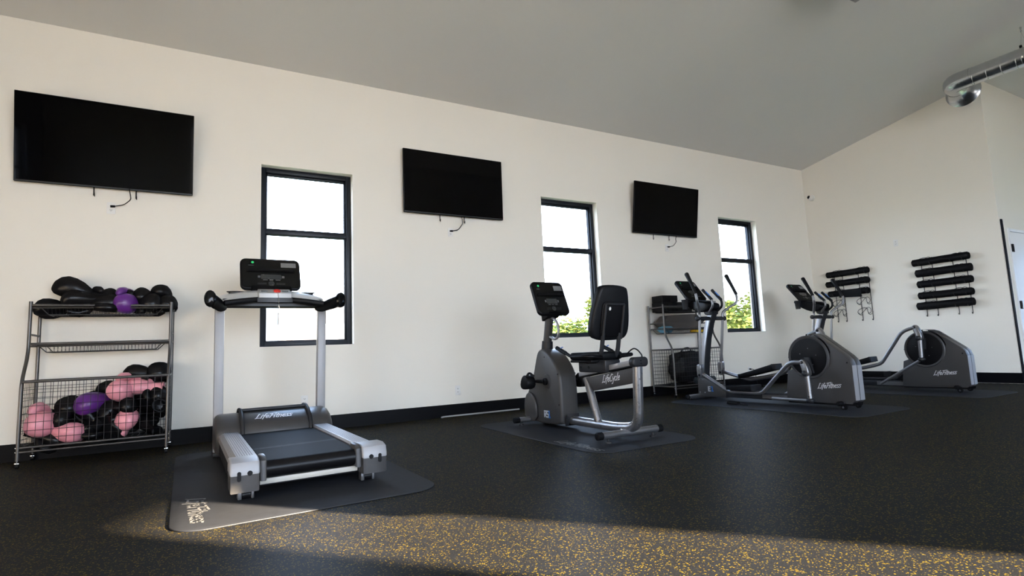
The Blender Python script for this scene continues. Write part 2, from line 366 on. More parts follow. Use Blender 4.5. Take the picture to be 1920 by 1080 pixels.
# floor: slab plus interlocking rubber tiles
T = .79
floor = struct(MB().b2(XL-.2, XR+.2, YB-.2, .2, -.2, -.012), 'floor', M_sub)
def wave(n=8, amp=.011):
    out = []
    st = T/n
    for k in range(n):
        x0 = k*st
        out += [(x0, -amp), (x0+st*.36, -amp), (x0+st*.30, amp), (x0+st*.5, amp), (x0+st*.86, amp), (x0+st*.80, -amp)]
    out = [(0, 0)]+[p for p in out if .02 < p[0] < T-.02]; return out
W_ = wave()
per = [(x, y) for x, y in W_]+[(T+y, x) for x, y in W_]+[(T-x, T+W_y) for x, W_y in [(T-a, c) for a, c in reversed(W_[1:]+[(T, 0)])]]+[(y, x) for x, y in reversed(W_[1:]+[(T, 0)])]
cl = []
for q in per:
    if not cl or (abs(q[0]-cl[-1][0])+abs(q[1]-cl[-1][1])) > 1e-6: cl.append(q)
if abs(cl[0][0]-cl[-1][0])+abs(cl[0][1]-cl[-1][1]) < 1e-6: cl.pop()
def inset(poly, d):
    o = []
    for i in range(len(poly)):
        a, b, c = Vector(poly[i-1]), Vector(poly[i]), Vector(poly[(i+1) % len(poly)])
        n1 = (b-a).normalized(); n2 = (c-b).normalized(); n = Vector((-(n1.y+n2.y), n1.x+n2.x))
        n = n.normalized() if n.length > 1e-6 else Vector((-n1.y, n1.x)); o.append((b.x+n.x*d, b.y+n.y*d))
    return o
ins = inset(cl, .0006); n = len(cl)
tb = bmesh.new()
top = [tb.verts.new((x, y, 0)) for x, y in ins]; mid = [tb.verts.new((x, y, -.008)) for x, y in ins]; bot = [tb.verts.new((x, y, -.012)) for x, y in cl]
for tri in tessellate_polygon([[Vector((x, y, 0)) for x, y in ins]]):
    fa = tb.faces.new([top[k] for k in tri])
    fa.normal_update()
    if fa.normal.z < 0: fa.normal_flip()
for i in range(n):
    j = (i+1) % n; tb.faces.new((top[j], top[i], mid[i], mid[j])); tb.faces.new((mid[j], mid[i], bot[i], bot[j]))
TM = bpy.data.meshes.new('rubber_tile'); tb.to_mesh(TM); tb.free(); TM.materials.append(M_floor)
NX = 21
for i in range(NX):
    for j in range(10):
        x = -3.17+.79*i-.0; y = -T*(j+1)
        if x+T/2 > L and y+T/2 > YR-.02: continue
        o = link('rubber_tile', TM, floor); o.location = (x, y, 0)
struct(MB().b2(XL, XR, YB-.02, -T*10-.012, -.012, -.0005), 'rubber_sheet', M_floor, floor)
struct(MB().b2(XL, -3.17-.012, -T*10-.012, 0, -.012, -.0005), 'rubber_sheet', M_floor, floor)

# windows
def window(n, x0, x1, z0, z1, yin, sgn=1, bars=(), vbars=(), fr=.055, back=.10, depth=.10, axis='y'):
    # yin = interior wall face; sgn=+1 outside is +axis
    root = link('window_%d' % n, None, kind='structure')
    a = yin+sgn*back; c = a+sgn*depth; g = (a+c)/2
    def bx(mb, u0, u1, p, q, zz0, zz1, bev=.004):
        p, q = min(p, q), max(p, q)
        return mb.b2(u0, u1, p, q, zz0, zz1, bev) if axis == 'y' else mb.b2(p, q, u0, u1, zz0, zz1, bev)
    mb = MB(); bx(mb, x0, x0+fr, a, c, z0, z1); bx(mb, x1-fr, x1, a, c, z0, z1); bx(mb, x0+fr, x1-fr, a, c, z0, z0+fr); bx(mb, x0+fr, x1-fr, a, c, z1-fr, z1)
    mb.build('window_frame', M_bronze, root, 30)
    # inner glazing stops
    mb = MB(); s0 = a+sgn*.03; s1 = a+sgn*.085
    bx(mb, x0+fr, x0+fr+.018, s0, s1, z0+fr, z1-fr, .002); bx(mb, x1-fr-.018, x1-fr, s0, s1, z0+fr, z1-fr, .002)
    bx(mb, x0+fr, x1-fr, s0, s1, z1-fr-.022, z1-fr, .002); bx(mb, x0+fr, x1-fr, s0, s1, z0+fr, z0+fr+.012, .002)
    mb.build('glazing_stop', M_bronze, root, 30)
    zs = [z0+fr]+[z for z in bars]+[z1-fr]; us = [x0+fr]+list(vbars)+[x1-fr]
    for z in bars: mb = MB(); bx(mb, x0+fr, x1-fr, a, c, z-.032, z+.032); mb.build('transom_bar', M_bronze, root, 30)
    for u in vbars: mb = MB(); bx(mb, u-.03, u+.03, a, c, z0+fr, z1-fr); mb.build('mullion', M_bronze, root, 30)
    for i in range(len(zs)-1):
        for j in range(len(us)-1):
            mb = MB(); bx(mb, us[j], us[j+1], g-.003, g+.003, zs[i], zs[i+1], 0); mb.build('pane', M_glass, root, 0)
    return root
for i, (a, b) in enumerate(WIN): window(i+1, a, b, WZ0, WZ1, 0, 1, bars=(2.235,))
window(4, *SF, YB, -1, bars=(1.3, 2.6), vbars=(.62, 1.84, 3.06, 4.28))
window(5, *BW, YB, -1)
window(6, *E2H, XR, 1, vbars=(-5.8, -4.65), axis='x')
window(7, *LW, XL, -1, bars=(2.3,), vbars=(-9.3,), axis='x')

# door in the recess wall and dark edge strip
dr = link('door_1', None, kind='structure')
MB().b2(DX0, DX0+.045, YR-.018, YR+.16, 0, DZ, .004).b2(DX1-.045, DX1, YR-.018, YR+.16, 0, DZ, .004).b2(DX0+.045, DX1-.045, YR-.018, YR+.16, DZ-.045, DZ, .004).build('door_frame', M_door, dr, 30)
MB().b2(DX0+.049, DX1-.049, YR-.008, YR+.036, .008, DZ-.05, .002).build('door_leaf', M_door, dr, 30)
for z in (2.01, 1.145, .25):
    hg = MB().b2(DX0+.012, DX0+.105, YR-.0235, YR-.0185, z-.06, z+.06, .002).cyl((DX0+.047, YR-.027, z-.06), (DX0+.047, YR-.027, z+.06), .008, 10).build('hinge', M_black, dr, 40)
    for dz in (-.04, .04): MB().ball((DX0+.08, YR-.0245, z+dz), .005, 8).build('screw', M_chrome, hg)
MB().cyl((DX1-.13, YR-.008, 1.0), (DX1-.13, YR-.06, 1.0), .012).tube([(DX1-.13, YR-.06, 1.0), (DX1-.25, YR-.06, 1.0)], .01).build('door_handle', M_chrome, dr)
MB().b2(L+.028, L+.072, YR-.022, YR, .1524, 2.44, .006).build('trim_1', M_bronze, None, 30, kind='structure')

struct(MB().prism([(6.6, 2.576), (9.4, 3.136), (9.4, 3.9), (6.6, 3.34)], 'y', -13.15, -12.95), 'sun_cutoff_slab', M_siding)  # unseen sloped slab added outside to trim the end of the sun patch
# outside: ground, building, trees
struct(MB().b2(-60, 120, .3, 140, -.4, -.3), 'ground', M_grass)
struct(MB().b2(-60, 60, -60, YB-.3, -.4, -.25), 'pavement', M_pave)
struct(MB().b2(XR+.3, 60, YB-.3, .3, -.4, -.26).b2(-60, XL-.3, YB-.3, .3, -.4, -.26), 'lawn', M_grass)
bl = thing('neighbour_building', 'pale building with a brick wing across the lawn, seen through the treadmill window', 'building', (0, 0, -.3))
MB().b2(-8, 3.55, 30, 40, 0, 6.2).build('wall', M_white, bl, 0)
MB().b2(3.55, 10.5, 29, 40, 0, 4.6).build('brick_wing', M_bld, bl, 0)
for x, z0, z1 in ((.6, 2.2, 3.0), (.6, 1.0, 1.9), (2.1, 2.2, 3.0), (2.1, 1.0, 1.9)): 
    f = MB().b2(x, x+.55, 29.93, 30, z0, z1).build('window', M_grey, bl, 0); MB().b2(x+.06, x+.49, 29.92, 29.935, z0+.06, z1-.06).build('pane', M_glassd, f, 0)
f = MB().b2(6.2, 7.6, 28.93, 29, 1.4, 3.2).build('window', M_white, bl, 0); MB().b2(6.3, 7.5, 28.92, 28.935, 1.5, 3.1).build('pane', M_white, f, 0)
MB().b2(3.45, 10.6, 28.9, 40.1, 4.6, 4.8).build('parapet', M_white, bl, 0)
sb = thing('sided_building', 'metal sided building standing beyond the glazed end wall', 'building', (24, -16, -.3))
mb = MB().b2(0, 8, -11, 11, 0, 7.0)
mb.build('wall', M_siding, sb, 0)
for k in range(36): MB().b2(-.04, 0, -10.9+k*.61, -10.83+k*.61, 0, 7.0).build('siding_rib', M_siding, sb, 0)
def tree(loc, h, rw, nl, m, label, seed):
    rnd = random.Random(seed); t = thing('tree', label, 'tree', loc, 0, 'trees outside the windows')
    MB().tube([(0, 0, 0), (.05, 0, h*.3), (0, .05, h*.6)], [.16, .12, .05], 8).build('trunk', M_bark, t)
    mb = MB(); blobs = [(rnd.uniform(-rw, rw)*.65, rnd.uniform(-rw, rw)*.5, rnd.uniform(.25, .85)*h, rnd.uniform(.28, .5)*rw) for _ in range(16)]
    for k in range(nl):
        bx_, by_, bz_, br_ = rnd.choice(blobs); d = Vector((rnd.gauss(0, 1), rnd.gauss(0, 1), rnd.gauss(0, 1))).normalized()*br_*rnd.uniform(.55, 1.05)
        c = Vector((bx_, by_, bz_))+d; s = rnd.uniform(.10, .20); q = Matrix.Rotation(rnd.uniform(0, 6), 3, 'Z') @ Matrix.Rotation(rnd.uniform(0, 6), 3, 'X')
        mb.add([c+q @ Vector(p)*s for p in ((-1, 0, 0), (0, -.5, .1), (1, 0, 0), (0, .5, .1))], [(0, 1, 2, 3)])
    mb.build('foliage', m, t, 0)
tree((26.6, 24.5, -.3), 4.9, 3.4, 6500, M_leaf, 'broad leafy tree seen through the middle window', 1)
tree((20.6, 24.0, -.3), 3.1, 2.2, 4500, M_leaf2, 'low dark green shrub tree beside the broad one, seen through the middle window', 2)
tree((29.0, 14.5, -.3), 4.3, 2.6, 6500, M_leaf, 'leafy tree filling the lower part of the window by the far corner', 3)
tree((25.2, 14.8, -.3), 3.3, 1.7, 4500, M_leaf2, 'lower bushy tree beside it, seen through the window by the far corner', 4)

# ================================================================== WALL FITTINGS
def outlet(loc, label, axis='W', plug=False):
    # local frame: +y into the room side is -y world for the long wall
    t = thing('wall_outlet', label, 'outlet', loc, 0 if axis == 'W' else -PI/2)
    MB().prism(rrect(-.036, .036, -.058, .058, .006, 3), 'y', -.006, 0, .002).build('cover_plate', M_white, t, 30)
    for z in (-.02, .02):
        s = MB().prism(rrect(-.017, .017, z-.014, z+.014, .012, 4), 'y', -.0075, -.006).build('socket', M_white, t, 30)
        MB().b2(-.008, -.005, -.0081, -.0075, z-.003, z+.007).b2(.005, .008, -.0081, -.0075, z-.003, z+.007).b2(-.0025, .0025, -.0081, -.0075, z-.010, z-.005).build('slot', M_black, s, 0)
    return t
def tv(n, x0, x1, zt, zb, yt, yb, label, cord_to, straps):
    cx, cz, cy = (x0+x1)/2, (zt+zb)/2, (yt+yb)/2
    w_, h_ = x1-x0, math.hypot(zt-zb, yt-yb)
    t = thing('television', label, 'television', (cx, cy, cz), 0, None)
    t.rotation_euler = (math.atan2(yb-yt, zt-zb), 0, 0)
    MB().box((0, .012, 0), (w_, .028, h_), .004).build('housing', M_black, t, 30)
    MB().b2(-w_/2+.006, w_/2-.006, -.0045, -.002, -h_/2+.018, h_/2-.006).build('screen', M_screen, t, 0)
    MB().b2(-w_/2+.003, w_/2-.003, -.0055, -.001, -h_/2+.002, -h_/2+.016, .001).build('bottom_bezel', M_dark, t, 0)
    MB().b2(-.3, .3, .026, .045, -.22, .2, .005).build('rear_box', M_black, t, 30)
    for sx_ in straps:
        MB().b2(sx_-.006, sx_+.006, .03, .034, -h_/2-.075, -h_/2+.1, .002).tube([(sx_, .032, -h_/2-.075), (sx_+.006, .028, -h_/2-.085), (sx_+.006, .02, -h_/2-.05)], .003, 6).build('pull_strap', M_black, t)
    # wall mount
    Ry = -cy
    inv = t.rotation_euler.to_matrix().inverted()
    def loc(p): return inv @ (Vector(p)-Vector((cx, cy, cz)))
    MB().tube([loc((cx, -.004, cz)), (0, .045, 0)], .03, 10).build('mount_arm', M_black, t)
    c = cord_to
    MB().tube([loc(p) for p in ((c[0]+.14, cy+.03, zb+.03), (c[0]+.15, yb+.02, zb-.05), (c[0]+.155, -.05, zb-.09), (c[0]+.10, -.035, c[1]+.04), (c[0]+.02, -.025, c[1]+.022))], .0045, 8, fil=.03).tube([loc((c[0]+.025, -.02, c[1]+.022)), loc((c[0]-.012, -.02, c[1]+.020))], .011, 8).build('power_cord', M_black, t)
tv(1, -1.615, -.197, 3.34, 2.525, -.19, -.06, 'large black television above the glove rack, tilted down from the wall', (-.88, 2.34), (-.12, .22))
tv(2, 2.06, 3.447, 3.366, 2.55, -.085, -.075, 'black television hung flat between the treadmill window and the bike window', (2.70, 2.34), (-.21, .13))
tv(3, 5.755, 7.15, 3.345, 2.54, -.175, -.06, 'black television tilted down above the rack of foam blocks', (6.52, 2.34), (-.25, .09))
outlet((-.888, -.0, 2.345), 'white outlet under the television above the glove rack')
outlet((2.70, -.0, 2.345), 'white outlet under the flat hung television between two windows')
outlet((6.50, -.0, 2.345), 'white outlet under the tilted television above the foam blocks')
outlet((.91, 0, .335), 'white outlet low on the wall behind the treadmill')
outlet((2.735, 0, .32), 'white outlet low on the wall behind the exercise bike')
outlet((8.24, 0, .27), 'white outlet low on the wall with a black plug in it')
outlet((L, -1.545, 2.35), 'white outlet on the wall above and between the yoga mat racks', 'E')
MB().tube([(8.24, -.008, .29), (8.24, -.035, .29)], .013, 8).tube([(8.24, -.03, .29), (8.30, -.04, .288), (8.34, -.04, .2), (8.36, -.05, .02), (8.2, -.3, .006), (7.4, -.65, .006), (6.6, -.85, .0105)], .005, 8, fil=.05).build('plugged_cable', M_black, None, label='black power cord plugged into the low outlet near the corner', cat='cord')
MB().tube([(2.49, -.05, .010), (2.53, -.025, .011), (2.9, -.022, .011), (3.25, -.022, .011), (3.6, -.022, .011)], .010, 8, fil=.03).build('floor_cord', M_grey, None, label='thick grey cord lying along the black baseboard behind the bike', cat='cord')
t = thing('security_camera', 'small white dome camera with a black lens high on the corner wall', 'camera', (L, -.16, 3.52))
MB().lathe([(.06, 0), (.06, .02), (.05, .035)], 20, Matrix.Rotation(-PI/2, 4, 'Y')).build('base', M_white, t)
MB().ball((-.055, 0, 0), .045).build('housing', M_white, t); MB().ball((-.075, .012, .008), .034).build('lens', M_gloss, t)

# spiral duct with cone diffuser
DXc, DZc, Rd = 9.40, 4.375, .125
t = thing('spiral_duct', 'galvanised spiral duct ending in an elbow and cone flange under the ceiling', 'duct', (DXc, -3.1, DZc))
MB().tube([(0, -8.5, 0), (0, -.10, 0)], Rd, 28).build('duct_pipe', M_steel, t)
for k in range(24): MB().lathe([(Rd+.001, -.005), (Rd+.005, 0), (Rd+.001, .005)], 28, Matrix.Translation((0, -.14-.16*k, 0)) @ Matrix.Rotation(R(6), 4, 'Z') @ Matrix.Rotation(PI/2, 4, 'X')).build('seam_band', M_steel, t)
MB().tube([(0, -.12, 0), (0, .135, 0), (.24, .14, -.022)], Rd+.004, 28, fil=.19, seg=5).build('elbow', M_steel, t)
ax = Vector((1, .02, -.09)).normalized(); q_ = ax.to_track_quat('Z', 'Y').to_matrix().to_4x4()
mb = MB(); pr = [(Rd+.006, -.03), (Rd+.006, .02), (.218, .17), (.222, .172), (.218, .176), (Rd-.004, .024), (Rd-.004, -.03)]
n_ = 36; v = []; f = []; mt_ = Matrix.Translation((.215, .14, -.02)) @ q_
for r_, z_ in pr: v += [mt_ @ Vector((r_*math.cos(2*PI*k/n_), r_*math.sin(2*PI*k/n_), z_)) for k in range(n_)]
for i in range(len(pr)-1): f += [(i*n_+k, i*n_+(k+1) % n_, (i+1)*n_+(k+1) % n_, (i+1)*n_+k) for k in range(n_)]
mb.add(v, f); mb.build('cone_flange', M_steel, t)
for yy in (-.70, -2.9, -5.1):
    zc = ceil_z(-3.1+yy)-DZc
    hg = MB().lathe([(.012, 0), (.012, .03)], 10, Matrix.Translation((0, yy, zc-.03))).tube([(.022*math.cos(a), yy, zc-.055+.022*math.sin(a)) for a in [2*PI*k/16 for k in range(16)]], .005, 8, closed=True).build('hanger_hook', M_steel, t)
    MB().tube([(0, yy, zc-.075), (-.02, yy+.02, Rd+.01)], .002, 6).tube([(0, yy, zc-.075), (.02, yy-.04, Rd+.01)], .002, 6).build('hanger_cable', M_steel, hg)
    MB().box((-.02, yy+.02, Rd+.02), (.025, .025, .035), .003).build('cable_clamp', M_black, hg)
    MB().lathe([(Rd+.002, -.012), (Rd+.006, 0), (Rd+.002, .012)], 28, Matrix.Translation((0, yy, 0)) @ Matrix.Rotation(PI/2, 4, 'X')).build('hanger_strap', M_steel, t)

# ceiling light box just at the top of the view
FXX, FXY = 6.19-.31, -3.41-.18
t = thing('ceiling_light', 'suspended grey box light fixture with louvres close to the ceiling', 'light fixture', (FXX, FXY, 4.50))
MB().box((0, 0, 0), (.62, .36, .10), .008).build('housing', M_metal, t, 30)
for k in range(7): MB().box((-.24+.08*k, 0, -.052), (.012, .32, .012)).build('louvre', M_silver, t, 0)
for sx_ in (-.25, .25): MB().cyl((sx_, 0, .05), (sx_, 0, ceil_z(FXY)-4.50-.005), .006, 8).build('hanger_rod', M_metal, t)

# bag shape added behind the viewpoint so its shadow cuts the sun patch
t = thing('sun_blocker_bag', 'added unseen hanging bag that shades part of the sun patch', 'shadow caster', (3.67, -6.75, .89))
MB().lathe([(.10, 0), (.17, .03), (.18, .1), (.18, 1.0), (.17, 1.07), (.1, 1.1)], 24).build('bag', M_leather, t)
for k in range(4): MB().cyl((.15*math.cos(PI/2*k), .15*math.sin(PI/2*k), 1.08), (0, 0, 1.5), .006, 6).build('strap_chain', M_chrome, t)
MB().cyl((0, 0, 1.5), (0, 0, ceil_z(-6.75)-.90), .008, 6).build('chain', M_chrome, t)
# exit sign on the end wall
t = thing('exit_sign', 'white exit sign with red letters above the glazed end wall', 'sign', (XR-.02, -7.5, 2.3))
MB().box((0, 0, 0), (.04, .32, .2), .005).build('housing', M_white, t, 30)
lettering('letters', t, 'EXIT', (-.022, .125, -.07), (0, -1, 0), (0, 0, 1), .14, M_exit, 0, .2, .05)

# ================================================================== MACHINES
def mat_sheet(label, x0, x1, y0, y1, r, rz=0, txt=None, th=.007):
    cx, cy = (x0+x1)/2, (y0+y1)/2; w_, d_ = x1-x0, y1-y0
    t = thing('equipment_mat', label, 'mat', (cx, cy, 0), rz, 'rubber equipment mats')
    MB().prism(rrect(-w_/2, w_/2, -d_/2, d_/2, r, 8), 'z', 0.0003, th, .003, 2).build('mat_sheet', M_mat, t, 50)
    if txt:
        o, xd, h = txt; lettering('printed_logo', t, 'LifeFitness', (o[0]-cx, o[1]-cy, th+.0006), xd, (-xd[1], xd[0], 0), h, M_logod, .15, .12, 0, 1.4)
    return t
mat_sheet('black rubber mat under the treadmill, with a pale script logo', -.21, 1.17, -3.355, -.72, .17, R(2.1), ((-.135, -2.62), (.03, -1, 0), .092))
mat_sheet('black rubber mat under the recumbent bike', 2.50, 3.61, -3.155, -.98, .2, 0, ((2.565, -2.46), (.02, -1, 0), .092))
mat_sheet('black rubber mat under the elliptical trainer beside the foam block rack', 5.45, 6.56, -3.345, -.82, .18, R(1.2))
mat_sheet('black rubber mat under the elliptical trainer nearest the corner wall', 7.90, 8.98, -3.42, -.95, .18, R(.5))

MT = .0078
def console(parent, w_, y0, z0, y1, z1, cupz=None, ledge=True):
    """tilted display head: bottom edge (y0,z0), top edge (y1,z1), facing -y"""
    up_ = Vector((0, y1-y0, z1-z0)); h = up_.length; up_.normalize(); nrm = Vector((0, -up_.z, up_.y)); nrm = -nrm if nrm.y > 0 else nrm
    m = Matrix(((1, 0, 0), (0, up_.y, -nrm.y), (0, up_.z, -nrm.z))).to_4x4()  # local x, local y=up, local z=into panel
    m = Matrix.Translation((0, y0, z0)) @ m
    c = link('console', None, parent)
    c.matrix_local = m
    MB().prism(rrect(-w_/2, w_/2, 0, h, .05, 6), 'z', 0, .045, .012, 3).build('console_housing', M_black, c, 50)
    MB().prism(rrect(-w_/2+.012, w_/2-.012, .012, h-.012, .042, 6), 'z', -.0015, .002).build('face_plate', M_gloss, c, 0)
    if ledge: MB().prism([(-w_*.40, h*.56), (w_*.40, h*.56), (w_*.37, h*.63), (-w_*.37, h*.63)], 'z', -.022, 0, .004).build('reading_ledge', M_black, c, 40)
    MB().prism(rrect(-w_*.17, w_*.17, h*.32, h*.47, .006, 3), 'z', -.0022, -.0014).build('display', M_lcd, c, 0)
    MB().b2(-w_*.22, -w_*.18, h*.36, h*.43, -.0022, -.0014).b2(w_*.18, w_*.22, h*.36, h*.43, -.0022, -.0014).build('side_keys', M_mark, c, 0)
    MB().b2(-w_*.14, -w_*.06, h*.285, h*.30, -.0022, -.0014).b2(-w_*.03, w_*.03, h*.285, h*.30, -.0022, -.0014).b2(w_*.07, w_*.15, h*.285, h*.30, -.0022, -.0014).build('key_legend', M_label, c, 0)
    MB().lathe([(.026, 0), (.026, .002)], 24, Matrix.Translation((0, h*.17, -.0032))).build('start_button', M_lcd, c, 40)
    for s in (-1, 1):
        MB().b2(s*w_*.08, s*w_*.23, h*.15, h*.155, -.0022, -.0014).b2(s*w_*.08, s*w_*.23, h*.185, h*.19, -.0022, -.0014).build('key_outline', M_mark, c, 0)
    MB().lathe([(.012, 0), (.012, .001)], 16, Matrix.Translation((-w_*.30, h*.86, -.0028))).build('green_dot', M_green, c, 0)
    MB().b2(w_*.17, w_*.43, h*.72, h*.87, -.0022, -.0014).build('warning_label', M_label, c, 0)
    MB().b2(-w_*.37, -w_*.28, h*.755, h*.77, -.0022, -.0014).build('maker_mark', M_mark, c, 0)
    return c

# ---------------- treadmill (local: y forward to wall, origin at y=-1.95)
t = thing('treadmill', 'grey treadmill with silver side rails standing on the logo mat', 'treadmill', (.512, -1.95, MT), R(2.1))
RT = .222
for s in (-1, 1):
    MB().prism([(-.93, .06), (.65, .06), (.65, .17), (-.93, .165)], 'x', s*.285, s*.425, .006).build('side_frame', M_dark, t, 40)
    # ribbed silver rail
    rl = MB().prism([(s*.280, .16), (s*.280, RT-.012), (s*.292, RT), (s*.40, RT), (s*.428, RT-.02), (s*.430, .16)], 'y', -.93, .62).build('foot_rail', M_silver, t, 30)
    for k in range(7): MB().b2(s*(.305+.0135*k), s*(.311+.0135*k), -.90, .60, RT, RT+.0025).build('grip_rib', M_silver, rl, 0)
    # rear end cap
    cap = MB().prism([(-1.003, .15), (-.82, .15), (-.82, RT+.008), (-.93, RT+.010), (-.985, RT-.004), (-1.003, RT-.05)], 'x', s*.292, s*.447, .010, 3).build('end_cap', M_post, t, 40)
    MB().prism([(-1.0, .055), (-.86, .055), (-.82, .10), (-.82, .152), (-1.0, .152)], 'x', s*.294, s*.445, .008, 2).build('cap_lower', M_char, cap, 40)
    MB().prism([(-.985, .10), (-.84, .10), (-.84, RT+.012), (-.94, RT+.012), (-.975, RT-.01)], 'x', s*.255, s*.291, .008).build('roller_guard', M_char, t, 40)
    MB().cyl((s*.345, -1.0065, .158), (s*.345, -.985, .158), .014, 14).build('bolt_hole', M_black, cap)
    MB().prism(rrect(s*.400-.010, s*.400+.010, .118, .172, .0095, 5), 'y', -1.0065, -.985).build('adjust_slot', M_black, cap, 40)
    ft = MB().b2(s*.35-.05, s*.35-.03, -.93, -.87, .004, .06, .003).b2(s*.35+.02, s*.35+.035, -.93, -.87, .004, .06, .003).b2(s*.35-.05, s*.35+.035, -.93, -.87, .04, .06, .003).build('rear_foot', M_tube, t, 40)
    MB().cyl((s*.35-.028, -.90, .026), (s*.35+.018, -.90, .026), .025, 16).build('wheel', M_black, ft)
    # upright and its foot
    x0, x1 = s*.418, s*(.425 if s > 0 else .412)
    MB().prism([(x0-.036, 0.012), (x0+.036, 0.012), (x1+.036+.01*s, 1.27), (x1-.036+.01*s, 1.27)], 'y', .845, .925, .008).build('upright', M_post, t, 40)
    MB().b2(x0-.04, x0+.04, .80, .97, 0, .035, .006).build('upright_foot', M_dark, t, 40)
MB().prism(rrect(-.95, .62, .125, RT-.018, .04, 6), 'x', -.272, .272).build('running_belt', M_belt, t, 40)
MB().cyl((-.27, -.925, .158), (.27, -.925, .158), .048, 24).build('rear_roller', M_black, t)
MB().b2(-.285, .285, -.86, .64, .05, .12, .004).build('deck', M_dark, t, 30)
MB().b2(-.285, .285, -.905, -.88, .066, .098, .004).build('cross_bar', mat('beige_bar', (.55, .52, .46), .4, noise=.04), t, 30)
# motor hood
prof = [(.50, .15), (.50, .245), (.53, .285), (.60, .335), (.70, .365), (.82, .37), (.93, .345), (1.0, .28), (1.03, .18), (1.03, .06), (.55, .06)]
hood = MB().prism([(a, c-.02) for a, c in prof], 'x', -.455, .455, .05, 4).build('motor_hood', M_char, t, 45)
prof2 = [(.465, .20), (.475, .26), (.53, .318), (.62, .365), (.72, .388), (.84, .385), (.92, .34)]
arch = MB()
for s in (-1, 1): arch.tube([(s*.262, a, c-.012) for a, c in prof2], .016, 10)
arch.tube([(-.262, .70, .375), (.262, .70, .375)], .014, 10)
arch.build('hood_rim', M_dark, hood)
MB().prism([(.475, .17), (.475, .235), (.535, .297), (.61, .338), (.71, .366), (.80, .368), (.80, .17)], 'x', -.262, .262, .006).build('hood_panel', M_char, hood, 45)
d = Vector((0, .075, .041)).normalized()
lettering('hood_logo', hood, 'LifeFitness', Vector((-.165, .545, .3075))+Vector((0, -.002, .003)), (1, 0, 0), d, .062, M_logo, .3, .12)
# console deck: swept silver body
def arc_x(n, f_): return [f_(k/n) for k in range(n+1)]
top = []
mb = MB()
for k in range(21):
    u = -1+2*k/20; x = .425*u; drop = .055*abs(u)**3
    top.append((x, drop))
v = []; f = []
for x, dr_ in top:
    v += [(x, .70+.03*abs(x), 1.335-dr_), (x, .76, 1.388-dr_), (x, .86, 1.415-dr_), (x, .95, 1.395-dr_), (x, .95, 1.335-dr_*.7), (x, .74+.03*abs(x), 1.285-dr_*.4)]
for i in range(20):
    for k in range(6): k2 = (k+1) % 6; f.append((i*6+k, i*6+k2, (i+1)*6+k2, (i+1)*6+k))
f.append(tuple(range(6))); f.append(tuple(20*6+k for k in range(6))[::-1]); mb.add(v, f)
deck = mb.build('console_deck', M_bright, t, 50)
MB().prism([(.735, 1.262), (.735, 1.325), (.95, 1.335), (.95, 1.262)], 'x', -.41, .41, .01).build('under_tray', M_dark, t, 40)
MB().prism([(.665, 1.325), (.672, 1.37), (.76, 1.415), (.80, 1.40), (.76, 1.325)], 'x', -.135, .135, .01).build('centre_panel', M_bright, t, 45)
MB().prism([(.66, 1.290), (.66, 1.33), (.76, 1.33), (.76, 1.290)], 'x', -.145, .145, .006).build('centre_band', M_dark, t, 45)
ks = MB().lathe([(.03, 0), (.03, .008), (.02, .014)], 20, Matrix.Translation((.02, .715, 1.392)) @ Matrix.Rotation(R(28), 4, 'X')).build('stop_button', M_red, t)
for s in (-1, 1): MB().b2(s*.06, s*.11, .70, .722, 1.388, 1.396).build('speed_keys', M_dark, t, 0)
MB().tube([(.02, .68, 1.385), (.025, .655, 1.33), (.025, .65, 1.26)], .0018, 6).tube([(.025, .65, 1.262), (.018, .648, 1.235), (.032, .648, 1.235), (.025, .65, 1.262)], .002, 6).build('safety_clip', M_chrome, t)
for s in (-1, 1):
    MB().lathe([(.05, 0), (.055, .006), (.042, .004), (.038, -.05)], 20, Matrix.Translation((s*.30, .86, 1.395)) @ Matrix.Diagonal((1.35, .9, 1, 1))).build('cup_holder', M_dark, t)
    MB().tube([(s*.115, .70, 1.318), (s*.25, .65, 1.300), (s*.40, .62, 1.275)], .023, 12, fil=.06).build('front_grip', M_grip, t)
    MB().tube([(s*.40, .86, 1.262), (s*.43, .72, 1.262), (s*.475, .56, 1.278), (s*.508, .45, 1.292)], [.036, .046, .050, .047], 14, fil=.06).build('side_handle', M_black, t)
    MB().lathe([(.050, -.02), (.050, .012), (.038, .024)], 18, Matrix.Translation((s*.510, .445, 1.293)) @ Matrix.Rotation(R(90), 4, 'X') @ Matrix.Rotation(R(11)*s, 4, 'Y') @ Matrix.Diagonal((.85, 1.35, 1, 1))).build('handle_cap', M_gloss, t)
console(t, .515, .905, 1.435, 1.02, 1.735)
MB().prism([(.86, 1.39), (.90, 1.46), (1.0, 1.50), (.97, 1.38)], 'x', -.17, .17, .01).build('console_neck', M_black, t, 40)

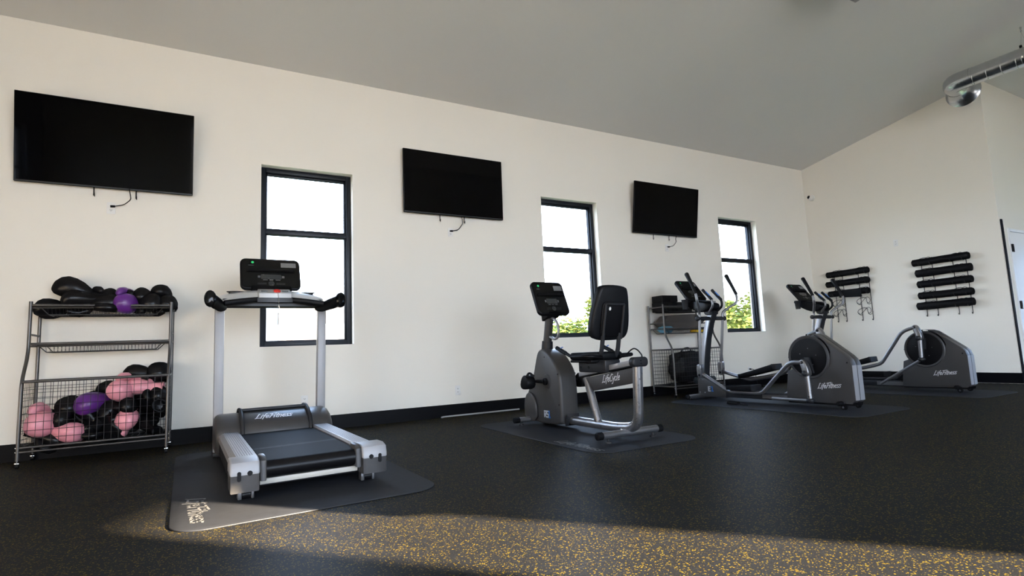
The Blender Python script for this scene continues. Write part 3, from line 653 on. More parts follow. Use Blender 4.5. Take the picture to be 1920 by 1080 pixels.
# ---------------- recumbent bike (origin x=3.085,y=-2.0)
t = thing('recumbent_bike', 'grey recumbent exercise bike with black seat back, facing the wall', 'exercise bike', (3.085, -2.0, MT))
shr = smooth_poly([(.73, .03), (.72, .25), (.66, .36), (.55, .50), (.47, .71), (.42, .775), (.34, .785), (.20, .72), (.08, .60), (.035, .50), (.03, .10), (.05, .03)], 2)
sh = MB().prism(shr, 'x', -.105, .105, .03, 4).build('shroud', M_char, t, 50)
for s in (-1, 1):
    MB().prism(smooth_poly([(.70, .04), (.71, .24), (.64, .335), (.55, .33), (.47, .245), (.46, .04)], 1), 'x', s*.1, s*.135, .018, 3).build('foot_cover', M_char, sh, 50)
    MB().lathe([(.075, 0), (.07, .008), (.05, .010)], 28, Matrix.Translation((s*.105, .27, .455)) @ Matrix.Rotation(s*PI/2, 4, 'Y')).build('crank_ring', M_char, sh)
    MB().lathe([(.035, 0), (.035, .03), (.02, .035)], 20, Matrix.Translation((s*.108, .27, .455)) @ Matrix.Rotation(s*PI/2, 4, 'Y')).build('crank_boss', M_black, sh)
    for (yy, zz) in ((.30, .70), (.07, .53), (.07, .235)): MB().ball((s*.1045, yy, zz), (.004, .008, .008), 8).build('screw', M_black, sh)
    e = Vector((s*.15, .27+s*-.165, .455+s*.01)) if s > 0 else Vector((s*.15, .27+.19, .455+.0))
    ck = MB().tube([(s*.14, .27, .455), (s*.15, e.y, e.z)], [.020, .014], 10).build('crank_arm', M_black, t)
    pd = MB().prism(smooth_poly([(e.y-.075, e.z-.055), (e.y-.07, e.z+.03), (e.y, e.z+.075), (e.y+.065, e.z+.03), (e.y+.09, e.z-.055), (e.y+.02, e.z-.085)], 1), 'x', s*.165, s*.265, .012, 2).build('pedal', M_black, t, 45)
    MB().tube([(s*.17, e.y-.05, e.z+.05), (s*.215, e.y-.03, e.z+.095), (s*.26, e.y-.05, e.z+.05)], .012, 8, fil=.03).build('pedal_strap', M_grip, pd)
MB().prism(smooth_poly([(.035, .03), (.035, .12), (-.03, .16), (.02, .04)], 1), 'x', -.07, .07, .008).build('frame_collar', M_dark, t, 40)
lettering('badge', sh, 'RS', (-.1062, .345, .10), (0, -1, 0), (0, 0, 1), .058, M_logo, .0, .26)
lettering('badge_digit', sh, '1', (-.1062, .27, .10), (0, -1, 0), (0, 0, 1), .058, M_blue, .0, .30)
fr = MB().tube([(0, .06, .085), (0, -.70, .085), (0, -.945, .115), (0, -.975, .64)], .041, 18, fil=.24, seg=8).build('main_tube', M_metal, t)
MB().tube([(0, -.265, .50), (0, -.41, .09)], .036, 16).build('seat_strut', M_metal, t)
MB().prism([(-.28, .500), (-.95, .600), (-.95, .475), (-.385, .385)], 'x', -.028, .028, .006).build('side_plate', M_char, t, 40)
pl = [o for o in t.children if o.name.startswith('side_plate')][0]
dd = Vector((0, -.64, .085)).normalized()
lettering('side_logo', pl, 'LifeCycle', (-.0292, -.53, .462), dd, (0, -dd.z*0, 1), .062, M_logo, .25, .12)
MB().prism([(-.20, .505), (-.96, .618), (-.96, .665), (-.20, .55)], 'x', -.045, .045, .006).build('seat_rail', M_silver, t, 40)
MB().prism([(-.20, .500), (-.96, .608), (-.96, .618), (-.20, .51)], 'x', -.05, .05).build('rail_gap', M_black, t, 40)
ec = MB().prism(rrect(-.083, .083, .605, .685, .035, 6), 'y', -1.02, -.96, .012, 3).build('rail_end_cap', M_dark, t, 45)
for z in (.632, .655): MB().cyl((0, -1.0215, z), (0, -1.01, z), .007, 10).build('screw', M_black, ec)
st_ = MB().cyl((-.315, -.83, .062), (.32, -.83, .062), .030, 18).build('rear_stabilizer', M_tube, t)
for s in (-1, 1):
    MB().lathe([(.031, -.02), (.031, .03), (.022, .036)], 18, Matrix.Translation((s*.315, -.83, .062)) @ Matrix.Rotation(s*PI/2, 4, 'Y')).build('end_plug', M_black, st_)
    MB().lathe([(.028, 0), (.028, .012), (.012, .014), (.012, .035)], 16, Matrix.Translation((s*.24, -.84, 0))).build('levelling_foot', M_dark, st_)
    MB().ball((s*.09, -.83, .092), (.01, .01, .007), 10).build('bolt', M_chrome, st_)
MB().b2(-.08, .08, -.85, -.80, .06, .09, .006).build('foot_saddle', M_metal, t, 40)
st_ = MB().cyl((-.29, .60, .058), (.29, .60, .058), .027, 18).build('front_stabilizer', M_tube, t)
for s in (-1, 1):
    MB().lathe([(.029, -.03), (.029, .03), (.02, .036)], 18, Matrix.Translation((s*.29, .60, .058)) @ Matrix.Rotation(s*PI/2, 4, 'Y')).build('end_plug', M_black, st_)
    MB().lathe([(.024, 0), (.024, .012), (.011, .014), (.011, .032)], 16, Matrix.Translation((s*.235, .60, 0))).build('levelling_foot', M_dark, st_)
MB().tube([(0, .41, .72), (0, .388, .86)], [.062, .056], 20).build('post_collar', M_dark, t)
MB().tube([(0, .40, .80), (0, .32, 1.14)], .044, 20).build('console_post', M_char, t)
MB().prism([(.36, 1.07), (.22, 1.12), (.20, 1.15), (.30, 1.19), (.37, 1.15)], 'x', -.075, .075, .008).build('console_neck', M_black, t, 40)
MB().tube([(0, .33, 1.10), (.0, .24, 1.09), (.0, .165, 1.02), (.0, .175, .90), (.0, .24, .875), (.0, .365, .915)], .0135, 12, fil=.05).build('grab_handle', M_silver, t)
console(t, .385, .205, 1.13, .36, 1.485)
# seat
MB().prism(smooth_poly([(-.20, -.11), (-.14, -.06), (-.14, .06), (-.20, .11), (-.45, .20), (-.58, .19), (-.62, .12), (-.62, -.12), (-.58, -.19), (-.45, -.20)], 2) and [(b_, a_) for a_, b_ in smooth_poly([(-.15, -.10), (-.12, 0), (-.15, .10), (-.28, .18), (-.50, .21), (-.60, .18), (-.62, 0), (-.60, -.18), (-.50, -.21), (-.28, -.18)], 2)], 'z', .665, .735, .025, 3).build('seat_cushion', M_uph, t, 50)
MB().b2(-.085, .085, -.66, -.26, .555, .665, .012).build('seat_carriage', M_dark, t, 40)
MB().b2(-.16, .16, -.56, -.24, .645, .668, .006).build('seat_plate', M_black, t, 40)
for yy in (-.30, -.42): MB().cyl((-.089, yy, .60), (-.08, yy, .60), .012, 12).build('carriage_bolt', M_black, t)
tilt = Matrix.Rotation(R(-14), 4, 'X')
bk = smooth_poly([(-.205, .03), (-.21, .16), (-.165, .42), (-.125, .47), (.125, .47), (.165, .42), (.21, .16), (.205, .03), (.14, -.02), (-.14, -.02)], 2)
sbm = MB().prism(bk, 'y', -.045, .035, .025, 3); mm = Matrix.Translation((0, -.60, .86)) @ tilt.inverted()
sbm.v = [tuple(mm @ Vector(p)) for p in sbm.v]; sbk = sbm.build('seat_back', M_uph, t, 50)
m2 = MB().prism(rrect(-.125, .125, .02, .33, .04, 5), 'y', -.064, -.045, .008); m2.v = [tuple(mm @ Vector(p)) for p in m2.v]; m2.build('back_shell', M_black, sbk, 45)
m2 = MB()
for s in (-1, 1): m2.tube([(s*.10, -.07, .31), (s*.10, -.07, .0)], .012, 8)
m2.tube([(-.10, -.07, .31), (.10, -.07, .31)], .012, 8); m2.v = [tuple(mm @ Vector(p)) for p in m2.v]; m2.build('back_frame', M_dark, sbk)
m2 = MB().ball((-.05, -.067, .27), (.012, .003, .016), 10); m2.v = [tuple(mm @ Vector(p)) for p in m2.v]; m2.build('tag', M_white, sbk)
for s in (-1, 1):
    MB().tube([(s*.09, -.665, .90), (s*.09, -.625, .73), (s*.085, -.56, .655), (s*.08, -.40, .65)], .020, 10, fil=.06).build('back_support', M_dark, t)
    hd = MB().tube([(s*.10, -.64, .69), (s*.22, -.66, .70), (s*.265, -.60, .705), (s*.265, -.42, .70), (s*.265, -.33, .735), (s*.265, -.19, .785)], .015, 10, fil=.06).build('seat_handle', M_black, t)
    MB().tube([(s*.265, -.33, .735), (s*.265, -.185, .787)], .0185, 12).build('grip', M_grip, hd)
    MB().box((s*.265, -.25, .781), (.014, .07, .004), 0, Matrix.Rotation(R(-19.5), 4, 'X')).build('pulse_sensor', M_blue, hd, 0)
MB().tube([(.15, -.66, .70), (.19, -.72, .76), (.17, -.80, .74), (.12, -.90, .70), (.06, -.97, .68)], .006, 8, fil=.04).build('sensor_cable', M_black, t)

# ---------------- elliptical trainers (origin y=-1.95)
def elliptical(loc, label, down, rz=0):
    t = thing('elliptical_trainer', label, 'elliptical', loc, rz, 'grey elliptical trainers')
    prof = [(-.31, .055), (-1.06, .06), (-1.10, .10), (-1.103, .47), (-1.085, .53), (-1.045, .575), (-.76, .802), (-.70, .822), (-.64, .826)]
    arcp = [(-.63+.262*math.cos(R(a)), .562+.262*math.sin(R(a))) for a in range(86, 181, 12)]
    poly = prof+arcp+[(-.355, .40), (-.325, .20)]
    hs = MB().prism(poly, 'x', -.088, -.002, .014, 3).prism(poly, 'x', .002, .088, .014, 3).build('housing', M_char, t, 40)
    MB().prism([(-.32, .035), (-1.08, .042), (-1.09, .075), (-.32, .075)], 'x', -.075, .075).build('skirt', M_black, t, 40)
    MB().prism([(-1.1045, .10), (-1.1065, .10), (-1.1065, .47), (-1.1045, .47)], 'x', -.086, -.006).prism([(-1.1045, .10), (-1.1065, .10), (-1.1065, .47), (-1.1045, .47)], 'x', .006, .086).build('rear_trim', M_post, hs, 0)
    for s in (-1, 1):
        RX = Matrix.Rotation(s*PI/2, 4, 'Y')
        MB().lathe([(.246, 0), (.246, .006), (.236, .014), (.216, .010), (.216, 0)], 48, Matrix.Translation((s*.088, -.63, .562)) @ RX).build('disc_ring', M_char, hs)
        dk = MB().lathe([(.214, 0), (.214, .010), (.20, .013), (.0, .015)], 48, Matrix.Translation((s*.088, -.63, .562)) @ RX).build('crank_disc', M_black, t)
        for a in range(5): MB().ball((s*.1025, -.63+.10*math.cos(a*1.257+.4), .562+.10*math.sin(a*1.257+.4)), (.003, .005, .005), 8).build('screw', M_metal, dk)
        for (yy, zz) in ((-.63, .815), (-.385, .562), (-1.055, .50)): MB().ball((s*.088, yy, zz), (.003, .009, .009), 8).build('bolt', M_black, hs)
        dn = (s == down); X = s*.215
        if dn:
            pin, low = (-.665, .385), (-.675, .085); bt = (-.635, .51); rod0 = (-.20, .085)
            arm = [(-.635, .51), (-.47, .51), (-.08, .145), (.02, .137), (.36, .137), (.44, .155), (.82, .352)]
            p0, p1 = (.03, .165), (.39, .165)
        else:
            pin, low = (-.645, .715), (-.635, .43); bt = (-.605, .862); rod0 = (-.08, .09)
            arm = [(-.605, .862), (-.44, .815), (-.13, .375), (-.03, .345), (.10, .315), (.42, .265), (.52, .285), (.86, .365)]
            p0, p1 = (-.01, .40), (.50, .285)
        # crank web from disc centre to pin
        MB().prism([(-.63+.03, .562), (-.63-.03, .562), (pin[0]-.03, pin[1]), (pin[0]+.03, pin[1])], 'x', s*.10, s*.135, .006).build('crank_arm', M_dark, t, 40)
        MB().prism(smooth_poly([(bt[0]-.035, bt[1]+.01), (bt[0], bt[1]+.04), (bt[0]+.035, bt[1]+.01), (pin[0]+.038, pin[1]+.03), (pin[0]+.035, pin[1]-.03), (pin[0]-.035, pin[1]-.03), (pin[0]-.04, pin[1]+.03)], 1), 'x', s*.165, s*.235, .01, 2).build('arm_bracket', M_metal, t, 45)
        MB().cyl((s*.237, bt[0], bt[1]), (s*.160, bt[0], bt[1]), .017, 14).build('pivot_bolt', M_black, t)
        MB().ball((s*.225, pin[0]+.01, pin[1]), (.03, .034, .034), 14).build('pivot_knob', M_dark, t)
        MB().cyl((s*.20, pin[0], pin[1]), (s*.20, low[0], low[1]), .027, 18).build('link_rod', M_metal, t)
        MB().ball((s*.20, low[0], low[1]), (.042, .045, .032), 14).build('link_joint', M_dark, t)
        MB().tube([(s*.20, low[0], low[1]), (s*.20, rod0[0], rod0[1])], .018, 12).build('rocker_rod', M_tube, t)
        ar = MB().tube([(X, a, c) for a, c in arm], .0235, 14, fil=.11, seg=7).build('pedal_arm', M_tube, t)
        # pedal tray
        up_ = Vector((p1[0]-p0[0], p1[1]-p0[1])).normalized(); nn = Vector((-up_.y, up_.x))
        def P(u, v_): q = Vector(p0)+up_*u+nn*v_; return (q.x, q.y)
        Lp = (Vector(p1)-Vector(p0)).length
        if nn.y < 0: nn = -nn
        xo = s*.195
        pd = MB().prism([P(0, 0), P(Lp, 0), P(Lp, .02), P(0, .02)], 'x', xo-.085, xo+.085, .006).build('pedal', M_black, t, 40)
        mbp = MB().prism([P(-.005, 0), P(Lp*.75, 0), P(Lp+.005, .015), P(Lp+.005, .05), P(Lp*.6, .055), P(-.005, .07)], 'x', xo-.094, xo-.084, .003)
        mbp.prism([P(-.005, 0), P(Lp*.75, 0), P(Lp+.005, .015), P(Lp+.005, .05), P(Lp*.6, .055), P(-.005, .07)], 'x', xo+.084, xo+.094, .003)
        mbp.prism([P(Lp-.005, .0), P(Lp+.006, .0), P(Lp+.006, .055), P(Lp-.005, .055)], 'x', xo-.09, xo+.09, .003).build('pedal_rim', M_black, pd, 40)
        MB().prism([P(-.02, .0), P(.03, .02), P(-.0, .075), P(-.025, .07)], 'x', xo-.09, xo+.09, .004).build('heel_stop', M_dark, pd, 40)
        # swing arm
        ey, ez = arm[-1]
        MB().prism(smooth_poly([(ey-.005, ez-.05), (ey+.055, ez-.04), (ey+.06, ez+.10), (ey+.045, ez+.135), (ey-.01, ez+.135), (ey-.015, ez+.10)], 1), 'x', s*.19, s*.265, .01, 2).build('lower_bracket', M_metal, t, 45)
        MB().cyl((s*.27, ey+.015, ez-.01), (s*.185, ey+.015, ez-.01), .016, 12).build('bracket_bolt', M_black, t)
        sw = MB().tube([(s*.227, ey+.022, ez+.08), (s*.228, .785, 1.11), (s*.228, .78, 1.19), (s*.30, .72, 1.255), (s*.39, .655, 1.31), (s*.40, .655, 1.42), (s*.395, .72, 1.56)], .0175, 14, fil=.07, seg=7).build('swing_arm', M_tube, t)
        MB().tube([(s*.40, .66, 1.43), (s*.395, .73, 1.58), (s*.392, .80, 1.715), (s*.392, .806, 1.728)], [.023, .024, .030, .022], 14).build('grip', M_grip, sw)
        fx = MB().tube([(s*.02, .775, 1.165), (s*.075, .745, 1.195), (s*.092, .66, 1.265), (s*.092, .665, 1.35), (s*.092, .735, 1.43)], .0155, 12, fil=.06, seg=6).build('fixed_handle', M_black if s > 0 else M_tube, t)
        MB().tube([(s*.092, .668, 1.352), (s*.092, .815, 1.505)], .020, 12).build('grip', M_grip, fx)
        MB().box((s*.092, .729, 1.443), (.020, .09, .004), 0, Matrix.Rotation(R(46), 4, 'X') ).build('pulse_sensor', M_blue, fx, 0)
        MB().box((s*.092, .745, 1.402), (.004, .06, .02), 0, Matrix.Rotation(R(46), 4, 'X') ).build('pulse_plate', M_silver, fx, 0)
    lettering('housing_logo', hs, 'LifeFitness', (-.0895, -.70, .212), (0, -1, .08), (0, 0, 1), .057, M_logo, .3, .13)
    MB().cyl((-.262, .79, 1.105), (.262, .79, 1.105), .027, 18).ball((-.262, .79, 1.105), .034).ball((.262, .79, 1.105), .034).build('pivot_shaft', M_dark, t)
    # mast: curved plate
    mp_ = [(1.02, .06), (.985, .34), (.955, .55), (.90, .82), (.83, 1.03), (.76, 1.18)]
    left = [(a+.05, c) for a, c in mp_]; right = [(a-.045, c) for a, c in mp_][::-1]
    MB().prism(left+right, 'x', -.038, .038, .008).build('mast', M_silver, t, 45)
    MB().prism([(a-.03, c) for a, c in mp_]+[(a-.056, c+.005) for a, c in mp_][::-1], 'x', -.045, .045, .006).build('mast_cover', M_dark, t, 45)
    MB().prism(smooth_poly([(.83, 1.15), (.72, 1.15), (.70, 1.19), (.80, 1.23), (.86, 1.20)], 1), 'x', -.065, .065, .01).build('mast_head', M_dark, t, 45)
    MB().prism(smooth_poly([(.86, 1.19), (.74, 1.22), (.72, 1.30), (.80, 1.335), (1.16, 1.40), (1.18, 1.36), (1.0, 1.24)], 1), 'x', -.13, .13, .02, 3).build('console_base', M_black, t, 45)
    MB().prism([(.75, 1.332), (.98, 1.372), (.98, 1.380), (.75, 1.342)], 'x', -.08, .08, .002).build('tray_pad', M_dark, t, 45)
    MB().lathe([(.036, 0), (.048, .13), (.052, .135), (.044, .13), (.034, .02)], 20, Matrix.Translation((-.19, 1.06, 1.255)) ).build('cup_holder', M_dark, t)
    MB().tube([(-.19, 1.06, 1.37), (-.1, 1.02, 1.36)], .02, 8).build('cup_arm', M_black, t)
    console(t, .385, .985, 1.385, 1.225, 1.688)
    # base
    MB().prism([(1.06, .345), (1.075, .06), (1.0, .035), (.60, .035), (.60, .125), (.92, .275)], 'x', -.055, .055, .008).build('front_pod', M_char, t, 40)
    pod = [o for o in t.children if o.name.startswith('front_pod')][0]
    lettering('badge', pod, 'E', (-.0565, .885, .115), (0, -1, 0), (0, 0, 1), .055, M_logo, 0, .26)
    lettering('badge_digit', pod, '1', (-.0565, .835, .115), (0, -1, 0), (0, 0, 1), .055, M_blue, 0, .30)
    for (yy, zz) in ((1.03, .27), (.97, .265), (1.035, .09), (.95, .09)): MB().ball((-.056, yy, zz), (.005, .009, .009), 8).build('bolt', M_metal, pod)
    MB().b2(-.05, .05, -.36, .62, .045, .125, .006).build('base_rail', M_dark, t, 40)
    MB().b2(-.052, -.0495, -.30, .05, .06, .11).build('rail_trim', M_tube, t, 40)
    sb_ = MB().tube([(-.31, 1.03, .042), (.31, 1.03, .042)], .030, 16).build('front_stabilizer', M_tube, t)
    for s in (-1, 1):
        MB().ball((s*.31, 1.03, .042), (.03, .036, .036), 14).build('end_plug', M_black, sb_)
        MB().lathe([(.02, 0), (.02, .02)], 12, Matrix.Translation((s*.26, 1.03, 0))).build('levelling_foot', M_black, sb_)
    rs = MB().tube([(-.185, -.985, .07), (.185, -.985, .07)], .0195, 14).build('rear_stabilizer', M_chrome, t)
    for s in (-1, 1):
        MB().lathe([(.024, -.03), (.026, .03), (.018, .045)], 14, Matrix.Translation((s*.17, -.985, .07)) @ Matrix.Rotation(s*PI/2, 4, 'Y')).build('end_plug', M_black if s < 0 else M_chrome, rs)
        wh = MB().cyl((s*.135-.013, -1.0, .029), (s*.135+.013, -1.0, .029), .0285, 18).build('wheel', M_black, rs)
        MB().cyl((s*.135-.016, -1.0, .029), (s*.135+.016, -1.0, .029), .012, 12).build('wheel_hub', M_chrome, wh)
    return t
elliptical((6.068, -1.95, MT), 'grey elliptical trainer in front of the foam block rack', -1)
elliptical((8.588, -1.975, MT), 'grey elliptical trainer nearest the corner wall with mat racks', 1)
t = thing('power_adapter', 'small black power adapter with cords on the elliptical mat', 'adapter', (5.70, -1.72, MT), R(92))
MB().b2(-.075, .075, -.03, .03, .0005, .035, .006).build('adapter_body', M_black, t, 40)
MB().tube([(-.07, 0, .015), (-.11, .01, .006), (-.16, .03, .005), (-.22, .02, .005)], .004, 6, fil=.02).tube([(.07, 0, .015), (.11, -.01, .006), (.14, -.06, .005)], .004, 6, fil=.02).build('cord', M_black, t)

# ================================================================== STORAGE RACKS
def rack(loc, label):
    t = thing('storage_rack', label, 'rack', loc, 0, 'wheeled storage racks')   # local origin: back-left foot corner, y toward the room is negative
    Wd, YF, YU, YBk = 1.03, -.455, -.315, -.005
    r = .0135
    for x in (0, Wd):
        f = MB().tube([(x, YF, .062), (x, YF, .70), (x, YU, .93), (x, YU, 1.385)], r, 10, fil=.09).build('front_post', M_rack, t)
        bk_ = MB().tube([(x, YBk, .062), (x, YBk, 1.385)], r, 10).build('rear_post', M_rack, t)
        for z in (.13, .165): MB().ball((x-r if x == 0 else x+r, YF, z), .007, 8).build('bolt', M_chrome, f)
        MB().tube([(x, YBk, 1.10), (x, YU, 1.10)], .009, 8).tube([(x, YBk, .70), (x, YF, .70)], .010, 8).tube([(x, YBk, .155), (x, YF, .155)], .010, 8).tube([(x, YBk, 1.345), (x, YU, 1.345)], .010, 8).tube([(x, YBk, 1.015), (x, YU, 1.015)], .010, 8).build('side_rail', M_rack, t)
        for y in (YF, YBk):
            cs = MB().cyl((x, y, .045), (x, y, .07), .011, 10).b2(x-.015, x+.015, y-.012, y+.022, .034, .047, .003).build('caster_fork', M_chrome, t)
            MB().cyl((x-.011, y+.012, .0215), (x+.011, y+.012, .0215), .0215, 16).build('caster_wheel', M_black, cs)
    MB().tube([(0, YF, .70), (Wd, YF, .70)], .012, 10).tube([(0, YBk, .70), (Wd, YBk, .70)], .009, 10).build('basket_rail', M_rack, t)
    MB().tube([(0, YF, .165), (Wd, YF, .165)], .010, 10).tube([(0, YF, .13), (Wd, YF, .13)], .009, 10).tube([(0, YBk, .165), (Wd, YBk, .165)], .010, 10).build('lower_rail', M_rack, t)
    wm = MB(); wr = .0021
    for k in range(1, 20): wm.tube([(Wd*k/20, YF+.006, .165), (Wd*k/20, YF+.006, .70)], wr, 5, caps=False)
    for k in range(1, 8): wm.tube([(0, YF+.009, .165+.535*k/8), (Wd, YF+.009, .165+.535*k/8)], wr, 5, caps=False)
    wm.build('front_mesh', M_wire, t)
    wm = MB()
    for k in range(1, 20): wm.tube([(Wd*k/20, YBk-.006, .165), (Wd*k/20, YBk-.006, .70)], wr, 5, caps=False)
    for k in range(1, 10): wm.tube([(0, YBk-.009, .165+.535*k/10), (Wd, YBk-.009, .165+.535*k/10)], wr, 5, caps=False)
    wm.build('rear_mesh', M_wire, t)
    for x in (.004, Wd-.004):
        wm = MB()
        for k in range(1, 10): wm.tube([(x, YF+(YBk-YF)*k/10, .165), (x, YF+(YBk-YF)*k/10, .70)], wr, 5, caps=False)
        for k in range(1, 10): wm.tube([(x, YF, .165+.535*k/10), (x, YBk, .165+.535*k/10)], wr, 5, caps=False)
        wm.build('side_mesh', M_wire, t)
    wm = MB()
    for k in range(1, 22): wm.tube([(Wd*k/22, YF, .162), (Wd*k/22, YBk, .162)], wr, 5, caps=False)
    for k in range(1, 5): wm.tube([(0, YF+(YBk-YF)*k/5, .159), (Wd, YF+(YBk-YF)*k/5, .159)], wr*1.3, 5, caps=False)
    wm.build('bottom_mesh', M_wire, t)
    for zr, zb in ((1.352, 1.272), (1.017, .945)):
        sh_ = MB().tube([(0, YU, zr), (Wd, YU, zr)], .0115, 10).tube([(0, YU, zr-.022), (Wd, YU, zr-.022)], .006, 8).tube([(0, YBk, zr), (Wd, YBk, zr)], .0115, 10).build('shelf_rail', M_rack, t)
        wm = MB(); a, c = .05, Wd-.05; a2, c2 = .115, Wd-.115; yf, yb = YU+.03, YBk-.03
        wm.tube([(a2, yf, zb), (c2, yf, zb)], .004, 6).tube([(a2, yb, zb), (c2, yb, zb)], .004, 6)
        for (x0, x1) in ((a, a2), (c, c2)):
            for (y0, y1) in ((YU, yf), (YBk, yb)): wm.tube([(x0, y0, zr), (x1, y1, zb)], .004, 6)
            wm.tube([(x1, yf, zb), (x1, yb, zb)], .004, 6)
        for k in range(31):
            x = a2+(c2-a2)*k/30; wm.tube([(x, YU, zr-.02), (x, yf, zb), (x, yb, zb), (x, YBk, zr-.02)], .0017, 5, caps=False)
        for k in range(1, 5): yy = yf+(yb-yf)*k/5; wm.tube([(a2, yy, zb), (c2, yy, zb)], .0022, 5, caps=False)
        wm.build('wire_tray', M_wire, t)
    MB().tube([(Wd+.012, YU, 1.30), (Wd+.04, YU, 1.295), (Wd+.045, YU, 1.315)], .004, 6).build('side_hook', M_black, t)
    return t
rack((-1.372, -.045, 0), 'wheeled wire rack filled with boxing gloves')
rack((5.955, -.055, 0), 'wheeled wire rack holding foam blocks and a cushion')

# boxing gloves: length along +y, palm down
def glove_meshes(m):
    fist = MB(); prof = [(-.10, .050, .042, 0), (-.06, .062, .055, .004), (-.02, .076, .068, .008), (.03, .085, .076, .010), (.075, .084, .078, .006), (.11, .070, .066, -.002), (.132, .045, .043, -.010), (.142, .012, .012, -.014)]
    n_ = 20; v = []; f = []
    for y, rx, rz, dz in prof:
        for k in range(n_):
            a = 2*PI*k/n_; ca, sa = math.cos(a), math.sin(a)
            v.append((rx*abs(ca)**.85*(1 if ca > 0 else -1), y, dz+rz*abs(sa)**.85*(1 if sa > 0 else -1)))
    for i in range(len(prof)-1): f += [(i*n_+k, i*n_+(k+1) % n_, (i+1)*n_+(k+1) % n_, (i+1)*n_+k) for k in range(n_)]
    f.append(tuple(range(n_))); f.append(tuple((len(prof)-1)*n_+k for k in range(n_))); fist.add(v, f)
    thumb = MB().tube([(.045, -.085, -.01), (.088, -.04, -.026), (.106, .012, -.036), (.098, .062, -.040), (.074, .092, -.042), (.062, .098, -.042)], [.024, .034, .037, .034, .024, .010], 12)
    cuff = MB(); prof = [(-.085, .052, .044), (-.12, .050, .043), (-.19, .058, .050), (-.205, .060, .052), (-.205, .050, .043), (-.14, .042, .036), (-.135, .002, .002)]
    v = []; f = []
    for y, rx, rz in prof: v += [(rx*math.cos(2*PI*k/n_), y, rz*math.sin(2*PI*k/n_)) for k in range(n_)]
    for i in range(len(prof)-1): f += [(i*n_+k, i*n_+(k+1) % n_, (i+1)*n_+(k+1) % n_, (i+1)*n_+k) for k in range(n_)]
    cuff.add(v, f)
    return fist.mesh('fist', m, 60), thumb.mesh('thumb', m, 60), cuff.mesh('cuff', M_gblk if m is M_gpur else m, 60)
GM = {'black': glove_meshes(M_gblk), 'purple': glove_meshes(M_gpur), 'pink': glove_meshes(M_gpnk)}
def glove(col, loc, rot, label, sc=1.0, logo=False, grp=None):
    t = thing('boxing_glove', label, 'boxing glove', loc, 0, grp)
    t.rotation_euler = [R(a) for a in rot]; t.scale = (sc,)*3
    for nm, me in zip(('fist', 'thumb', 'cuff'), GM[col]): link(nm, me, t)
    if logo:
        c = [o for o in t.children if o.name.startswith('cuff')][0]
        mb = MB()
        for (a, b_) in (((-.02, -.105), (.0, -.14)), ((.0, -.14), (.02, -.10)), ((-.025, -.15), (.0, -.165)), ((.0, -.165), (.025, -.145)), ((-.01, -.12), (-.025, -.13)), ((.012, -.12), (.03, -.13))):
            d_ = (Vector(b_)-Vector(a)).normalized(); n_ = Vector((-d_.y, d_.x))*.003
            q = [Vector(a)-n_, Vector(b_)-n_, Vector(b_)+n_, Vector(a)+n_]
            mb.add([(p.x, p.y, .0445+.012*(abs(p.y+.12)/.1)-.25*p.x*p.x/.05*.2) for p in q], [(0, 1, 2, 3)])
        mb.build('printed_mark', M_white, c, 0)
        MB().ball((0, -.155, .050), (.008, .008, .002), 8).build('red_mark', M_red, c)
RX0 = -1.372
G1 = 'gloves on the top shelf'; G2 = 'gloves in the bottom basket'
top_gl = [
 ('black', (-1.10, -.17, 1.505), (22, 0, 82), 'black boxing glove lying highest on the top shelf heap', 1.25, False),
 ('black', (-1.04, -.275, 1.405), (0, 60, 100), 'black glove with a white and red mark on its cuff, top shelf', 1.05, True),
 ('black', (-.87, -.25, 1.37), (3, 0, 276), 'black glove lying lengthwise against the purple pair, top shelf', 1.1, False),
 ('black', (-.88, -.11, 1.44), (12, -60, 200), 'black glove resting behind the lengthwise one, top shelf', 1.0, False),
 ('black', (-1.25, -.2, 1.34), (0, 10, 96), 'black glove lying flat at the post end of the top shelf', 1.0, False),
 ('purple', (-.745, -.10, 1.44), (14, 20, 4), 'purple boxing glove with its open cuff showing, back of the top shelf', 1.15, False),
 ('purple', (-.70, -.235, 1.375), (-8, -95, 176), 'purple boxing glove sunk in the wire tray, front of the top shelf', 1.12, False),
 ('black', (-.605, -.17, 1.44), (10, -40, 190), 'black glove behind the purple pair with its fist raised', 1.0, False),
 ('black', (-.515, -.22, 1.39), (-10, 20, 184), 'round black glove with fist forward beside the purple pair', 1.08, False),
 ('black', (-.425, -.10, 1.47), (35, 0, 150), 'black glove on top at the back near the hook end of the top shelf', .95, False),
 ('black', (-.40, -.2, 1.38), (-5, 30, 200), 'black glove lying at the hook end of the top shelf', 1.0, False)]
